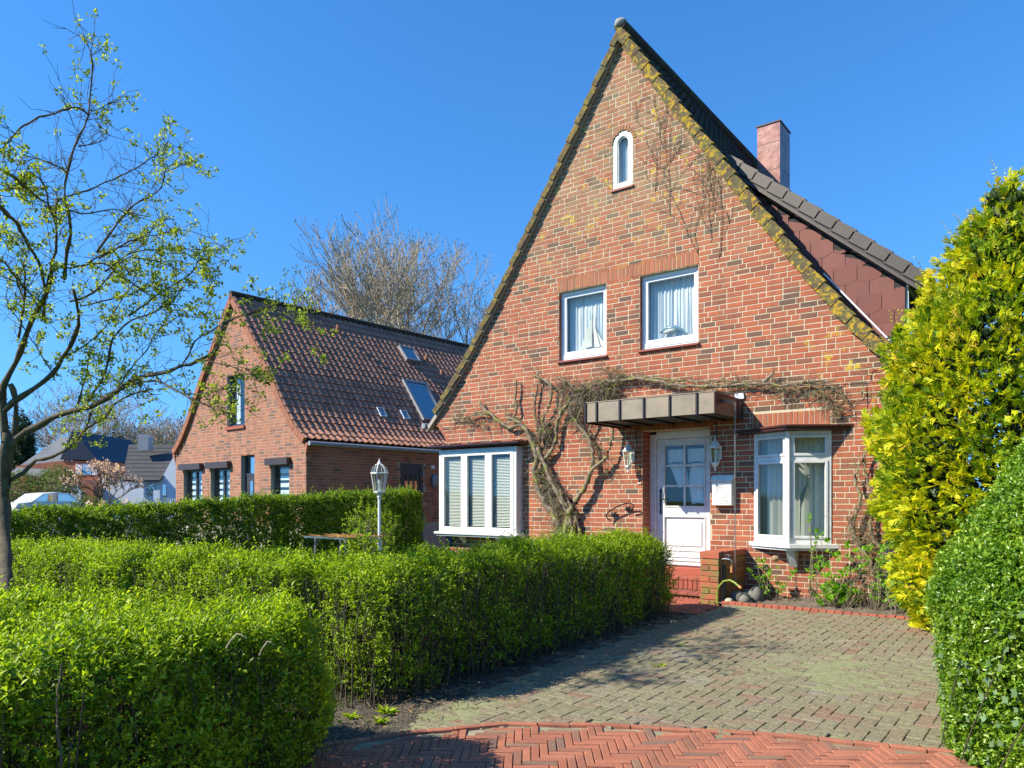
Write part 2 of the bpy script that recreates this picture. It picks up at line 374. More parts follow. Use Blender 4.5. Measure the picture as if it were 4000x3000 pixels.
def numesh(name, V, F, m, tone=None, parent=None, kind='stuff', world=True, smooth=False):
    """V (n,3) float, F (k,3 or 4) int"""
    me = bpy.data.meshes.new(name); n, k, c = len(V), len(F), F.shape[1]
    me.vertices.add(n); me.vertices.foreach_set('co', np.ascontiguousarray(V, dtype=np.float32).ravel())
    me.loops.add(k * c); me.loops.foreach_set('vertex_index', np.ascontiguousarray(F, dtype=np.int32).ravel())
    me.polygons.add(k); me.polygons.foreach_set('loop_start', np.arange(0, k * c, c, dtype=np.int32))
    try: me.polygons.foreach_set('loop_total', np.full(k, c, dtype=np.int32))
    except Exception: pass
    if tone is not None:
        a = me.attributes.new('tone', 'FLOAT', 'POINT'); a.data.foreach_set('value', np.clip(tone, 0, 1).astype(np.float32))
    me.materials.append(MATS[m]); me.update(calc_edges=True)
    o = bpy.data.objects.new(name, me); COL.objects.link(o)
    if kind: o['kind'] = kind
    return adopt(o, parent, world)
def unit(a): return a / np.maximum(np.linalg.norm(a, axis=1, keepdims=True), 1e-9)
def leafgeo(b, d, n, ln, wd, fold=.25):
    """folded four-point leaves"""
    d = unit(d); s = unit(np.cross(d, n)); n = unit(np.cross(s, d)); ln = ln[:, None]; wd = wd[:, None]
    mid = b + d * ln * .48
    V = np.stack([b, mid + s * wd * .5 + n * wd * fold, b + d * ln - n * ln * .1, mid - s * wd * .5 + n * wd * fold], 1).reshape(-1, 3)
    i = np.arange(len(b))[:, None] * 4
    F = np.concatenate([i + [0, 1, 2], i + [0, 2, 3]], 1).reshape(-1, 3)
    return V, F
def wob(P, sc=1.0, seed=0.0):
    x, y, z = P[:, 0] * sc + seed, P[:, 1] * sc + seed * 1.7, P[:, 2] * sc + seed * .6
    return (np.sin(1.9 * x + 1.3 * np.sin(2.3 * y + z)) + np.sin(2.7 * y + 1.1 * np.sin(1.7 * z + x)) + np.sin(3.1 * z + 1.9 * np.sin(1.3 * x + .7 * y))) / 3
def shoots(P, N, slen, k, ll, lw, up=.5, jit=.5, droop=0):
    """k leaves along each shoot; returns leaf arrays and shoot tips"""
    n = len(P)
    d = unit(N * .55 + np.array([0, 0, up]) + nr.normal(0, jit, (n, 3)))
    L = slen * nr.uniform(.5, 1.3, n)
    a = unit(np.cross(d, nr.normal(0, 1, (n, 3)))); b = np.cross(d, a)
    B, D, Nn, TT = [], [], [], []
    base = nr.uniform(0, 1, n)
    for j in range(k):
        f = (j + .6) / k; q = j * 2.4 + nr.uniform(-.4, .4, n)
        rad = a * np.cos(q)[:, None] + b * np.sin(q)[:, None]
        B.append(P + d * (L * f)[:, None])
        D.append(d * (.35 + .6 * f) + rad * .8 + nr.normal(0, .15, (n, 3)) - np.array([0, 0, droop]))
        Nn.append(d * .9 - rad * .3 + nr.normal(0, .2, (n, 3)) + np.array([0, 0, .3])); TT.append(base * .55 + f * .4)
    B, D, Nn = map(np.concatenate, (B, D, Nn)); TT = np.concatenate(TT)
    m = len(B); sz = nr.uniform(.45, 1.25, m)
    V, F = leafgeo(B, D, Nn, ll * sz, lw * sz)
    return V, F, np.repeat(TT + nr.normal(0, .08, m), 4), P + d * L[:, None]
def twigset(A, B, r, n=3):
    """thin three-sided sticks from A to B"""
    d = unit(B - A); a = unit(np.cross(d, np.array([[.3, .2, 1.0]]) + 0 * d)); b = np.cross(d, a)
    r = np.broadcast_to(np.asarray(r), (len(A),))[:, None]
    ring = [a * math.cos(q) + b * math.sin(q) for q in (0, 2.094, 4.188)]
    V = np.stack([A + ring[0] * r, A + ring[1] * r, A + ring[2] * r, B + ring[0] * r * .6, B + ring[1] * r * .6, B + ring[2] * r * .6], 1).reshape(-1, 3)
    i = np.arange(len(A))[:, None] * 6
    F = np.concatenate([i + [0, 1, 4, 3], i + [1, 2, 5, 4], i + [2, 0, 3, 5]], 1).reshape(-1, 4)
    return V, F
def merge(parts):
    V, F, T, off = [], [], [], 0
    for p in parts:
        V.append(p[0]); F.append(p[1] + off); off += len(p[0])
        if len(p) > 2: T.append(p[2])
    return np.concatenate(V), np.concatenate(F), (np.concatenate(T) if T else None)
def inpoly(x, y, poly):
    c = np.zeros(len(x), bool); n = len(poly)
    for i in range(n):
        (x0, y0), (x1, y1) = poly[i], poly[(i + 1) % n]
        if y0 == y1: continue
        h = (y0 > y) != (y1 > y)
        c ^= h & (x < (x1 - x0) * (y - y0) / (y1 - y0) + x0)
    return c
def garr(y): return .023 * (np.clip(y, 3.5, 11.5) - 3.5)

# ================================================================== THE SETTING: ground, drive, pavement
def sheet(name, mname, x0, x1, y0, y1, nx, ny, dz=0.0, amp=0.0, poly=None, parent=None, kind='structure'):
    X, Y = np.meshgrid(np.linspace(x0, x1, nx), np.linspace(y0, y1, ny)); X = X.ravel(); Y = Y.ravel()
    Z = garr(Y) + dz
    if amp: Z = Z + amp * (wob(np.stack([X, Y, X * 0], 1), 5, 3) + .6 * wob(np.stack([X, Y, X * 0], 1), 17, 1)) + nr.normal(0, amp * .25, len(X))
    i = (np.arange(ny - 1)[:, None] * nx + np.arange(nx - 1)[None]).ravel()
    F = np.stack([i, i + 1, i + nx + 1, i + nx], 1)
    if poly is not None:
        cx, cy = X[F].mean(1), Y[F].mean(1); F = F[inpoly(cx, cy, poly)]
    return numesh(name, np.stack([X, Y, Z], 1), F, mname, parent=parent, kind=kind)
XS = np.concatenate([[-900, -300, -100, -60], np.arange(-40, 20, 4), [30, 60, 100, 300, 900]])
YS = np.concatenate([[-900, -300, -50, -10, 0, 3.5, 5, 7, 9, 11.5, 14], np.arange(20, 60, 8), [100, 300, 900]])
X, Y = np.meshgrid(XS, YS); X = X.ravel(); Y = Y.ravel(); nx = len(XS)
i = (np.arange(len(YS) - 1)[:, None] * nx + np.arange(nx - 1)[None]).ravel()
numesh('ground', np.stack([X, Y, garr(Y) - .03], 1), np.stack([i, i + 1, i + nx + 1, i + nx], 1), 'ground_mat', kind='structure')

EDGE = [(-4.6, 2.2), (-4.05, 3.1), (-3.78, 3.64), (-3.3, 4.25), (-2.72, 4.62), (-1.59, 5.13), (-.78, 5.37), (.3, 5.75), (2.5, 6.6)]
DRIVE = EDGE[2:] + [(2.5, 10.3), (-3.95, 10.3), (-4.0, 9.7), (-4.0, 4.2)]
PAVE = EDGE + [(4, 4), (2.5, -1), (-2.6, -1), (-3.6, 1.2)]
sheet('drive_bed', 'joint_sand', -4.2, 2.6, 3.4, 10.5, 160, 160, .013, .0035, DRIVE)
sheet('pavement_bed', 'sand', -4.8, 4, -1, 6.7, 160, 160, .011, .003, PAVE)
sheet('soil_bed', 'soil', -6.6, -3.75, 2.4, 10.6, 90, 220, .0, .018, [(-4.65, 2.3), (-4.0, 3.1), (-3.74, 3.66), (-3.92, 4.3), (-3.9, 9.35), (-6.2, 9.35), (-6.4, 4)])
sheet('flower_bed', 'bark_mulch', -4.2, .8, 10.25, 11.5, 200, 60, .03, .022)

def chosen(items, n):
    """the n items that show largest (nearest inside the picture), rest"""
    def key(q):
        x, y, z = q[0], q[1], q[2]
        f = -SY * x + CY * y; r = (CY * x + SY * y) / max(f, .1)
        out = 0 if (f > .5 and abs(r) < .7 and (z - ZC) / f > -.37) else 50
        return f + out + (q[3] if len(q) > 3 and isinstance(q[3], (int, float)) and q[3] > 90 else 0)
    s = sorted(items, key=key); return s[:n], s[n:]
def herring(size, poly, rot=0.0, org=(0, 0), xr=(-6, 4), yr=(-1, 11)):
    out = []; c, s = math.cos(rot), math.sin(rot)
    n = int(14 / size)
    for a in range(-n, n):
        for b in range(-n, n):
            d = (a - b) % 4
            if d == 0: px, py, hor = a + 1, b + .5, True
            elif d == 3: px, py, hor = a + .5, b + 1, False
            else: continue
            px *= size; py *= size
            x, y = org[0] + px * c - py * s, org[1] + px * s + py * c
            if xr[0] < x < xr[1] and yr[0] < y < yr[1]: out.append((x, y, hor))
    X = np.array([o[0] for o in out]); Y = np.array([o[1] for o in out]); k = inpoly(X, Y, poly)
    return [o for o, q in zip(out, k) if q]
def lay(root, items, size_l, size_w, mname, name, rot, zoff, gap, cnt=300):
    items = [(x, y, g(y), hor) for x, y, hor in items]
    near, far = chosen([(x, y, z, 0, h) for x, y, z, h in items if True], cnt)
    meshes = [MB().top(size_l / 2 - gap, size_w / 2 - gap, .03, ch=.004).mesh(name, mname)]
    mb = MB()
    for k, lst in enumerate((near, far)):
        for x, y, z, _, hor in lst:
            a = rot + (0 if hor else math.pi / 2) + rnd.gauss(0, .008)
            settle = .012 * math.sin(1.3 * x + .7) * math.sin(1.1 * y) + rnd.gauss(0, .0022)
            zz = z + zoff + settle; tl = (rnd.gauss(0, .009), rnd.gauss(0, .009)); tn = rnd.random()
            if k == 0: inst(name, meshes[0], (x, y, zz), root, rot=(tl[0], tl[1], a), tone=tn)
            else: mb.top(size_l / 2 - gap, size_w / 2 - gap, .03, (x, y, zz), a, tl, .004, max(tn, .001))
    if far: mb.build(name + '_rest', mname, root, kind='stuff')
dr = empty('driveway', (-2.4, 7.5, g(7.5)), kind='structure')
lay(dr, herring(.106, DRIVE, R(0), (.03, .02), (-4.0, 1.2), (3.4, 10.22)), .212, .106, 'paver_mat', 'paver', 0, -.006, .0028)
pv = empty('pavement', (-2.4, 3.5, 0), kind='structure')
PR = R(36)
mb = MB(); E2 = EDGE[1:8]      # the row of stretchers that edges the herringbone
rowpts = []
for (x0, y0), (x1, y1) in zip(E2, E2[1:]):
    L = math.hypot(x1 - x0, y1 - y0); n = max(1, round(L / .215))
    for q in range(n):
        f = (q + .5) / n; rowpts.append((x0 + (x1 - x0) * f + .03 * (y1 - y0) / L, y0 + (y1 - y0) * f - .03 * (x1 - x0) / L, math.atan2(y1 - y0, x1 - x0), L / n))
for x, y, a, L in rowpts:
    m1 = MB().top(L / 2 - .004, .028, .03, ch=.004).mesh('paving_brick', 'clinker')
    inst('paving_brick', m1, (x, y, g(y) + .004 + rnd.gauss(0, .002)), pv, rot=(rnd.gauss(0, .01), rnd.gauss(0, .01), a + rnd.gauss(0, .01)), tone=rnd.random() * .7)
# the herringbone stops short of that row
P2 = [(x + .085, y - .085) for x, y in EDGE[1:]] + [(4, 4), (2.5, -1), (-2.6, -1), (-3.6, 1.2), (-4.2, 2.6)]
def clinkers():
    out = []; n = 60; wd = .056; c, s = math.cos(PR), math.sin(PR)
    # four-to-one clinker herringbone: rows shift by one width
    k = 4
    for a in range(-160, 160):
        for b in range(-160, 160):
            d = (a - b) % (2 * k)
            if d == 0: px, py, hor = a + k / 2, b + .5, True
            elif d == 2 * k - 1: px, py, hor = a + .5, b + k / 2, False
            else: continue
            px *= wd; py *= wd
            x, y = -2.4 + px * c - py * s, 3.6 + px * s + py * c
            if -5 < x < 1.2 and 1.6 < y < 6: out.append((x, y, hor))
    X = np.array([o[0] for o in out]); Y = np.array([o[1] for o in out]); kk = inpoly(X, Y, P2)
    return [o for o, q in zip(out, kk) if q]
lay(pv, clinkers(), .224, .056, 'clinker', 'paving_brick', PR, -.004, .0028, 270)
# red brick path from the drive to the steps
gp = empty('garden_path', (-5, 9.9, g(9.9)), kind='structure')
me = MB().top(.104, .05, .03, ch=.005).mesh('path_brick', 'step_brick')
for r_ in range(11):
    for c_ in range(12):
        x = -6.2 + c_ * .216 + (r_ % 2) * .108; y = 9.32 + r_ * .108
        if x < -3.98 and not (x > -4.45 and y > 10.15): inst('path_brick', me, (x, y, g(y) - .012 + rnd.gauss(0, .002)), gp, rot=(rnd.gauss(0, .012), rnd.gauss(0, .012), 0), tone=rnd.random())
# tufts of grass in the joints
n = 9000; gx = nr.uniform(-4.0, 1.0, n); gy = nr.uniform(3.6, 10.2, n)
gx = (np.round((gx - .03) / .106) * .106 + .03) + nr.normal(0, .006, n); k = inpoly(gx, gy, DRIVE) & (wob(np.stack([gx, gy, gx * 0], 1), 2.2, 5) + nr.normal(0, .5, n) > .25)
gx, gy = gx[k], gy[k]; gx = np.repeat(gx, 9) + nr.normal(0, .01, 9 * len(gx)); gy = np.repeat(gy, 9) + nr.normal(0, .02, 9 * len(gy)); m = len(gx)
V, F = leafgeo(np.stack([gx, gy, garr(gy) + .002], 1), np.stack([nr.normal(0, .8, m), nr.normal(0, .8, m), nr.uniform(.15, 1, m)], 1), nr.normal(0, 1, (m, 3)), nr.uniform(.01, .03, m), nr.uniform(.003, .006, m))
tag(numesh('joint_grass', V, F, 'grass_blade', np.repeat(nr.uniform(0, 1, m), 4)), 'thin green grass growing in the joints of the grey drive', 'grass', kind='stuff')
for (x, y, sz, lab) in ((-3.35, 7.35, .07, 'small weed between the grey pavers, farthest up the drive along the hedge shade'), (-3.15, 6.4, .09, 'largest green weed rosette growing between the grey pavers'), (-1.45, 9.0, .06, 'lone small weed on the drive near the golden conifer'),
      (-2.4, 5.0, .05, 'tiny weed where the grey drive meets the red pavement'), (-3.3, 5.9, .05, 'tiny weed in the dappled shade on the left of the drive'), (-4.1, 3.75, .1, 'weed at the hedge corner nearest the red pavement'), (-4.25, 3.95, .12, 'largest leafy weed under the hedge corner'), (-4.35, 3.7, .1, 'weed on bare soil between the two nearest hedges')):
    m = 26; q = nr.uniform(0, 6.28, m)
    V, F = leafgeo(np.tile([[x, y, g(y)]], (m, 1)) + nr.normal(0, .006, (m, 3)), np.stack([np.cos(q), np.sin(q), nr.uniform(.2, 1.2, m)], 1), nr.normal(0, .2, (m, 3)) + [0, 0, 1], nr.uniform(.5, 1.1, m) * sz, nr.uniform(.15, .3, m) * sz)
    tag(numesh('weed', V, F, 'privet_leaf', np.repeat(nr.uniform(.3, 1, m), 4), kind=None), lab, 'weed', 'weeds on the drive')
# litter: dry leaves, twigs and pebbles under the hedge and on the drive
m = 900; x = nr.normal(-4.05, .16, m); y = nr.uniform(3.0, 9.3, m)
x = np.concatenate([x, nr.uniform(-3.9, -.6, 110)]); y = np.concatenate([y, nr.uniform(4.2, 10.1, 110)]); m = len(x)
V, F = leafgeo(np.stack([x, y, garr(y) + .02], 1), np.stack([nr.normal(0, 1, m), nr.normal(0, 1, m), nr.normal(0, .15, m)], 1), nr.normal(0, .4, (m, 3)) + [0, 0, 1], nr.uniform(.012, .035, m), nr.uniform(.008, .02, m))
tag(numesh('dry_leaves', V, F, 'dead_leaf', parent=None), 'dry brown leaf litter lying under the hedge and on the drive', 'leaf litter', kind='stuff')
m = 380; x = nr.normal(-4.1, .15, m); y = nr.uniform(3.0, 9.3, m); x = np.concatenate([x, nr.uniform(-4, -1.7, 420)]); y = np.concatenate([y, nr.uniform(10.42, 11.3, 420)]); m = len(x)
A = np.stack([x, y, garr(y) + .03], 1); q = nr.uniform(0, 6.28, m); L = nr.uniform(.03, .16, m)
V, F = twigset(A, A + np.stack([np.cos(q) * L, np.sin(q) * L, nr.uniform(0, .3, m) * L], 1), nr.uniform(.0015, .004, m))
tag(numesh('twig_litter', V, F, 'stem_pale'), 'broken pale twigs scattered on the soil of the beds', 'twigs', kind='stuff')

# ================================================================== THE BRICK HOUSE
XC = -6.3; YF = 11.4
RT = [(0, 9.85), (1, 8.3), (2, 6.78), (3, 5.3), (3.67, 4.38), (4.2, 3.74), (4.62, 3.3)]
def roofz(dx):
    dx = abs(dx)
    for (a, za), (b, zb) in zip(RT, RT[1:]):
        if dx <= b: return za + (zb - za) * (dx - a) / (b - a)
    return RT[-1][1]
def rooftan(dx):
    return Vector((1, 0, (roofz(dx + .05) - roofz(max(dx - .05, 0))) / (.1 if dx > .05 else dx + .05))).normalized()
def roofw(z):
    if z > RT[0][1]: return 0
    for (a, za), (b, zb) in zip(RT, RT[1:]):
        if z >= zb: return a + (b - a) * (za - z) / (za - zb)
    return RT[-1][0]
def halfw(z):
    w = 4.15
    if z > 2.95: w = 4.15 + min(z - 2.95, .38) * .95
    if z > 3.05: w = min(w, roofw(z + .13) - .0)
    return w
house = empty('brick_house', (XC, YF, .17), label='red brick gabled house with white door, bay windows and bare vines', cat='house')
DOOR = (-5.92, -4.71, .45, 2.83); LW = (-7.63, -6.62, 4.21, 5.48); RW = (-5.97, -4.91, 4.21, 5.48)
LB = (-10.38, -8.52, 1.02, 2.72); RB = (-3.97, -2.9, 1.02, 2.74); AW = (-6.5, -6.1, 7.07, 8.07)
SOLD = [(-7.66, -4.9, 5.48, 5.715), (-4.02, -2.88, 2.755, 2.985), (-5.98, -4.7, 2.83, 3.0)]
HOLES = [DOOR, LW, RW, LB, RB] + SOLD
def holes_at(z, extra=True):
    hs = [(a, b) for a, b, c, d in (HOLES if extra else HOLES[:5]) if c < z < d]
    if AW[2] < z < AW[3]:
        rr = .2; zc = AW[3] - rr; k = rr if z < zc else math.sqrt(max(rr * rr - (z - zc) ** 2, 0)); hs.append((XC - k, XC + k))
    return sorted(hs)
def intervals(z, hw, hs, xc):
    a = xc - hw; out = []
    for h0, h1 in hs:
        if h0 > a: out.append((a, min(h0, xc + hw)))
        a = max(a, h1)
    if a < xc + hw: out.append((a, xc + hw))
    return [(p, q) for p, q in out if q - p > .03]
def bond(course, a, b, seed):
    """wild bond: (x0, x1) of each brick of a course between a and b"""
    rr = random.Random(course * 7919 + seed); off = rr.choice([0, .0625, .125, .1875, .25, .3125]) + (course % 2) * .125
    x = math.floor(a / .25) * .25 - off - .25; k = rr.randrange(4); out = []
    while x < b:
        L = .25 if k % 4 else .125; k += 1
        p, q = max(x, a), min(x + L, b)
        if q - p > .035: out.append((p, q))
        elif out and q - p > .003 and abs(p - out[-1][1]) < .004: out[-1] = (out[-1][0], q)
        x += L
    return out
def brickwall(root, xc, hwf, hsf, z0, z1, yf, mname, seed, cnt, world, h=.0833, jt=.0135, skip=None, tr=lambda x, y, z: (x, y, z)):
    items = []; c = 0; z = z0
    while z < z1:
        zm = z + h / 2
        for a, b in intervals(zm, hwf(zm), hsf(zm), xc):
            for p, q in bond(c, a, b, seed):
                items.append((p, q, z))
        z += h; c += 1
    def key(q):
        x, y, zz = tr((q[0] + q[1]) / 2, yf, q[2]); f = -SY * x + CY * y; r = (CY * x + SY * y) / f
        return f + (40 if skip and skip(x, zz) else 0)
    items.sort(key=key)
    meshes = {}; mb = MB(); rr = random.Random(seed)
    for i, (p, q, z) in enumerate(items):
        a, b = p + jt / 2, q - jt / 2; pr = rr.gauss(0, .0011); L = b - a; tn = rr.random()
        if i < cnt:
            k = round(L, 3)
            if k not in meshes: meshes[k] = MB().face(-k / 2, k / 2, -(h - jt) / 2, (h - jt) / 2, -.0045, .012, .0025).mesh('brick', mname)
            inst('brick', meshes[k], ((a + b) / 2, yf + pr, z + h / 2), root, world, rot=(rr.gauss(0, .004), rr.gauss(0, .005), rr.gauss(0, .01)), tone=tn)
        else:
            dz = rr.gauss(0, .0012); ww = rr.gauss(0, .002)
            mb.face(a + ww, b + ww, z + jt / 2 + dz, z + h - jt / 2 + dz, yf - .0045 + pr, yf + .012, .0025, max(tn, .001))
    mb.build('brickwork', mname, root, world, kind='stuff')
brickwall(house, XC, halfw, holes_at, .10, 9.62, YF, 'house_brick', 3, 260, True, skip=lambda x, z: x > -2.45)
# soldier courses
sme = MB().face(-.036, .036, -.5, .5, -.009, .012, .003)
for (a, b, c, d) in SOLD:
    if d == 3.0: continue
    n = round((b - a) / .0785); st = (b - a) / n; mm = MB().face(-st / 2 + .005, st / 2 - .005, -(d - c) / 2 + .006, (d - c) / 2 - .004, -.0045, .012, .003).mesh('soldier_brick', 'soldier_brick')
    for i in range(n): inst('soldier_brick', mm, (a + st * (i + .5), YF - .002 + rnd.gauss(0, .0015), (c + d) / 2), house, tone=rnd.random())
n = 15; a, b = -6.02, -4.66; st = (b - a) / n
for i in range(n):    # the slanting soldier course over the door, with its soffit
    mm = MB().box(-st / 2 + .005, st / 2 - .005, 0, .31, -.0, .155).mesh('lintel_brick', 'soldier_brick')
    inst('lintel_brick', mm, (a + st * (i + .5), YF - .007, 2.835), house, tone=rnd.random())
# arch bricks round the little window
for i in range(13):
    q = math.pi * (i + .5) / 13; mm = MB().prism([(-.018, .205), (.018, .205), (.026, .27), (-.026, .27)], -.01, .02).mesh('arch_brick', 'soldier_brick')
    inst('arch_brick', mm, (XC, YF - .001, AW[3] - .2), house, rot=(0, math.pi / 2 - q, 0), tone=rnd.random())
# wall body (mortar) as strips between the openings
def wallbody(root, hwf, hsf, xc, zs, y0, y1, mname, world=True):
    mb = MB()
    for z0, z1 in zip(zs, zs[1:]):
        zm = (z0 + z1) / 2
        hs = hsf(zm)
        cuts = [(xc - hwf(z0 + .001), xc - hwf(z1 - .001))] + [(h, h) for h in sum(([a, b] for a, b in hs), [])] + [(xc + hwf(z0 + .001), xc + hwf(z1 - .001))]
        for i in range(0, len(cuts), 2):
            (a0, a1), (b0, b1) = cuts[i], cuts[i + 1]
            if b0 - a0 < .01: continue
            mb.prism([(a0, z0), (b0, z0), (b1, z1), (a1, z1)], y0, y1)
    return mb.build('wall', mname, root, world)
zs = sorted(set([.0, .45, 1.02, 2.72, 2.74, 2.755, 2.83, 2.95, 3.05, 3.33, 3.6, 4.0, 4.21, 4.38, 5.3, 5.48, 6.78, 7.07] + [7.87 + .2 * k / 8 for k in range(9)] + [8.3, 9.0, 9.6]))
wallbody(house, lambda z: halfw(z) - .004, lambda z: holes_at(z, False), XC, zs, YF, YF + .3, 'mortar')
# side and back walls, floors: the shell of the house
YB = 20.6
mb = MB(); mb.box(XC - 4.13, XC - 3.85, YF + .302, YB, 0, 3.3); mb.box(XC + 3.85, XC + 4.13, YF + .302, YB, 0, 3.3)
mb.prism([(XC - 4.12, 0), (XC + 4.12, 0), (XC + 4.12, 3.3), (XC, 9.4), (XC - 4.12, 3.3)], YB, YB + .3)
mb.build('side_wall', 'far_brick', house)
mb = MB(); mb.box(XC - 3.84, XC + 3.84, YF + .31, YB - .01, 3.05, 3.12); mb.box(XC - 3.84, XC + 3.84, YF + .31, YB - .01, .3, .36)
mb.box(XC - 2.2, XC + 2.2, YF + .31, YB - .01, 6.3, 6.35); mb.box(-7.1, -7.0, YF + .31, YB - .01, .4, 3.0); mb.box(-4.45, -4.38, YF + .31, YB - .01, .4, 3.0); mb.build('inner_floor', 'dark_room', house)
# reveals of brick beside the door and the upper windows
def reveal(x, y0, y1, z0, z1, sgn):
    mb = MB(); rr = random.Random(int(x * 100)); z = z0; c = 0
    while z < z1 - .03:
        z2 = min(z + .0833, z1); cut = y0 + (y1 - y0) * (.5 if c % 2 else .92)
        for a, b in ((y0, cut), (cut, y1)):
            if b - a > .03: mb.box(min(x, x + sgn * .007), max(x, x + sgn * .007), a + .004, b - .004, z + .005, z2 - .005, max(.01, rr.random() * .9))
        z = z2; c += 1
    return mb.build('reveal_bricks', 'house_brick', house, kind='stuff')
reveal(DOOR[0], YF, YF + .3, DOOR[2], 2.83, 1); reveal(DOOR[1], YF, YF + .3, DOOR[2], 2.83, -1)
for q in (LW, RW): reveal(q[0], YF, YF + .1, q[2], q[3], 1); reveal(q[1], YF, YF + .1, q[2], q[3], -1)

# ---- roof: deck, pantiles, verge tiles, ridge
def curve_pts(n=40): return [(d, roofz(d)) for d in np.linspace(0, 4.62, n)]
cp = curve_pts(24); lo = [(d, z - .1) for d, z in cp]
mb = MB()
for sgn in (1, -1):
    for (d0, z0), (d1, z1) in zip(cp, cp[1:]):
        mb.prism([(XC + sgn * d0, z0 - .12), (XC + sgn * d1, z1 - .12), (XC + sgn * d1, z1 - .05), (XC + sgn * d0, z0 - .05)], YF - .02, YB + .35)
mb.build('roof_deck', 'brown_box', house)
def slope_stations(step):
    """(dx, z, angle) every step metres down the slope"""
    out = []; d = 0; s = 0; dd = .002; pz = roofz(0)
    while d < 4.6:
        nd = d + dd; nz = roofz(nd); s += math.hypot(dd, nz - pz); d, pz = nd, nz
        if s >= step: out.append((d, nz)); s = 0
    return out
ST = slope_stations(.335)
PAN = [(-.12, .0), (-.09, .026), (-.045, .034), (0, .016), (.05, -.003), (.115, .002)]
def pantile(mb, org, ex, es, en, tone=None, L=.36, thick=.022, lift=.03):
    """org top centre, ex across, es down the slope, en outward"""
    org, ex, es, en = Vector(org), Vector(ex), Vector(es), Vector(en)
    up = [org + ex * a + en * (b + .0) for a, b in PAN]; dn = [org + ex * a + es * L + en * (b + lift) for a, b in PAN]
    lp = [p - en * thick for p in dn]; n = len(PAN)
    vs = up + dn + lp
    fs = [(i, i + 1, n + i + 1, n + i) for i in range(n - 1)] + [(n + i, n + i + 1, 2 * n + i + 1, 2 * n + i) for i in range(n - 1)]
    mb.add(vs, fs, tone)
mbl = MB()
for sgn in (1, -1):
    tops = [(0, roofz(0))] + ST[:-1]
    for (d0, z0), (d1, z1) in zip(tops, ST):
        es = Vector((sgn * (d1 - d0), 0, z1 - z0)).normalized(); en = Vector((-es.z * sgn, 0, es.x * sgn)); en = en if en.z > 0 else -en
        for j in range(42):
            y = YF + .02 + j * .225
            o = Vector((XC + sgn * d0, y, z0)) - en * .035
            if sgn == 1 and j < 5: 
                m1 = MB(); pantile(m1, o, (0, 1, 0), es, en); mbn = m1.build('roof_tile', 'dark_tile', house)
            else: pantile(mbl, o, (0, 1, 0), es, en)
mbl.build('roof_tiles', 'dark_tile', house, kind='stuff')
# verge tiles: a top flange and a face hanging over the wall
rr = random.Random(5)
for sgn in (1, -1):
    tops = [(0.02, roofz(0.02))] + ST[:-1]
    for (d0, z0), (d1, z1) in zip(tops, ST):
        es = Vector((sgn * (d1 - d0), 0, z1 - z0)); L = es.length + .004; es.normalize()
        en = Vector((-es.z, 0, es.x)); en = en if en.z > 0 else -en
        m1 = MB(); ex = Vector((0, 1, 0)); o = Vector((XC + sgn * d0, YF - .1 + rr.gauss(0, .004), z0)) + en * (.0 + rr.gauss(0, .003))
        c = o + es * L / 2 + en * .0
        a2 = (es * L + en * .034).normalized(); e2 = Vector((-a2.z, 0, a2.x)); e2 = e2 if e2.z > 0 else -e2
        m1.obox(c - e2 * (.075 if sgn > 0 else .05), a2, ex, e2, L / 2 - .007, .013, .09 if sgn > 0 else .062)
        m1.obox(c + e2 * .012 + ex * .085, a2, ex, e2, L / 2, .07, .012)
        bevelled(m1.build('verge_tile', 'verge_mat', house), .008, 2)
mb = MB(); mb.tube([(XC, YF - .11, 9.86), (XC, YB + .3, 9.86)], .115, 10); bevelled(mb.build('ridge_tile', 'dark_tile', house), .01)
m1 = MB(); m1.lathe([(.0, -.02), (.09, 0), (.12, .05), (.1, .1), (.03, .13)], (XC, YF - .06, 9.84), 9); m1.build('finial', 'concrete', house, smooth=True)
# dark under-cloak mortar strip below the verge
mb = MB()
for sgn in (1, -1):
    for (d0, z0), (d1, z1) in zip(cp, cp[1:]):
        mb.prism([(XC + sgn * d0, z0 - .205), (XC + sgn * d1, z1 - .205), (XC + sgn * d1, z1 - .1), (XC + sgn * d0, z0 - .1)], YF - .07, YF + .05)
mb.build('under_cloak', 'mortar_grey', house)
# corbelled eave brick steps, left and right
for sgn in (-1, 1):
    mb = MB()
    for k in range(5):
        xa = XC + sgn * (4.13 + .045 * k); mb.box(min(xa, xa + sgn * .05), max(xa, xa + sgn * .05), YF - .006, YF + .3, 2.93 + .0833 * k, 3.005 + .0833 * k, .3 + .1 * k)
    mb.build('corbel_bricks', 'house_brick', house)
gut = MB(); gut.tube([(XC - 4.68, YF - .12, 3.22), (XC - 4.68, YB, 3.22)], .06, 8); gut.build('gutter', 'lead_grey', house)
gut = MB(); gut.tube([(XC + 4.68, YF + 1.2, 3.22), (XC + 4.68, YB, 3.22)], .06, 8); gut.build('gutter', 'lead_grey', house)
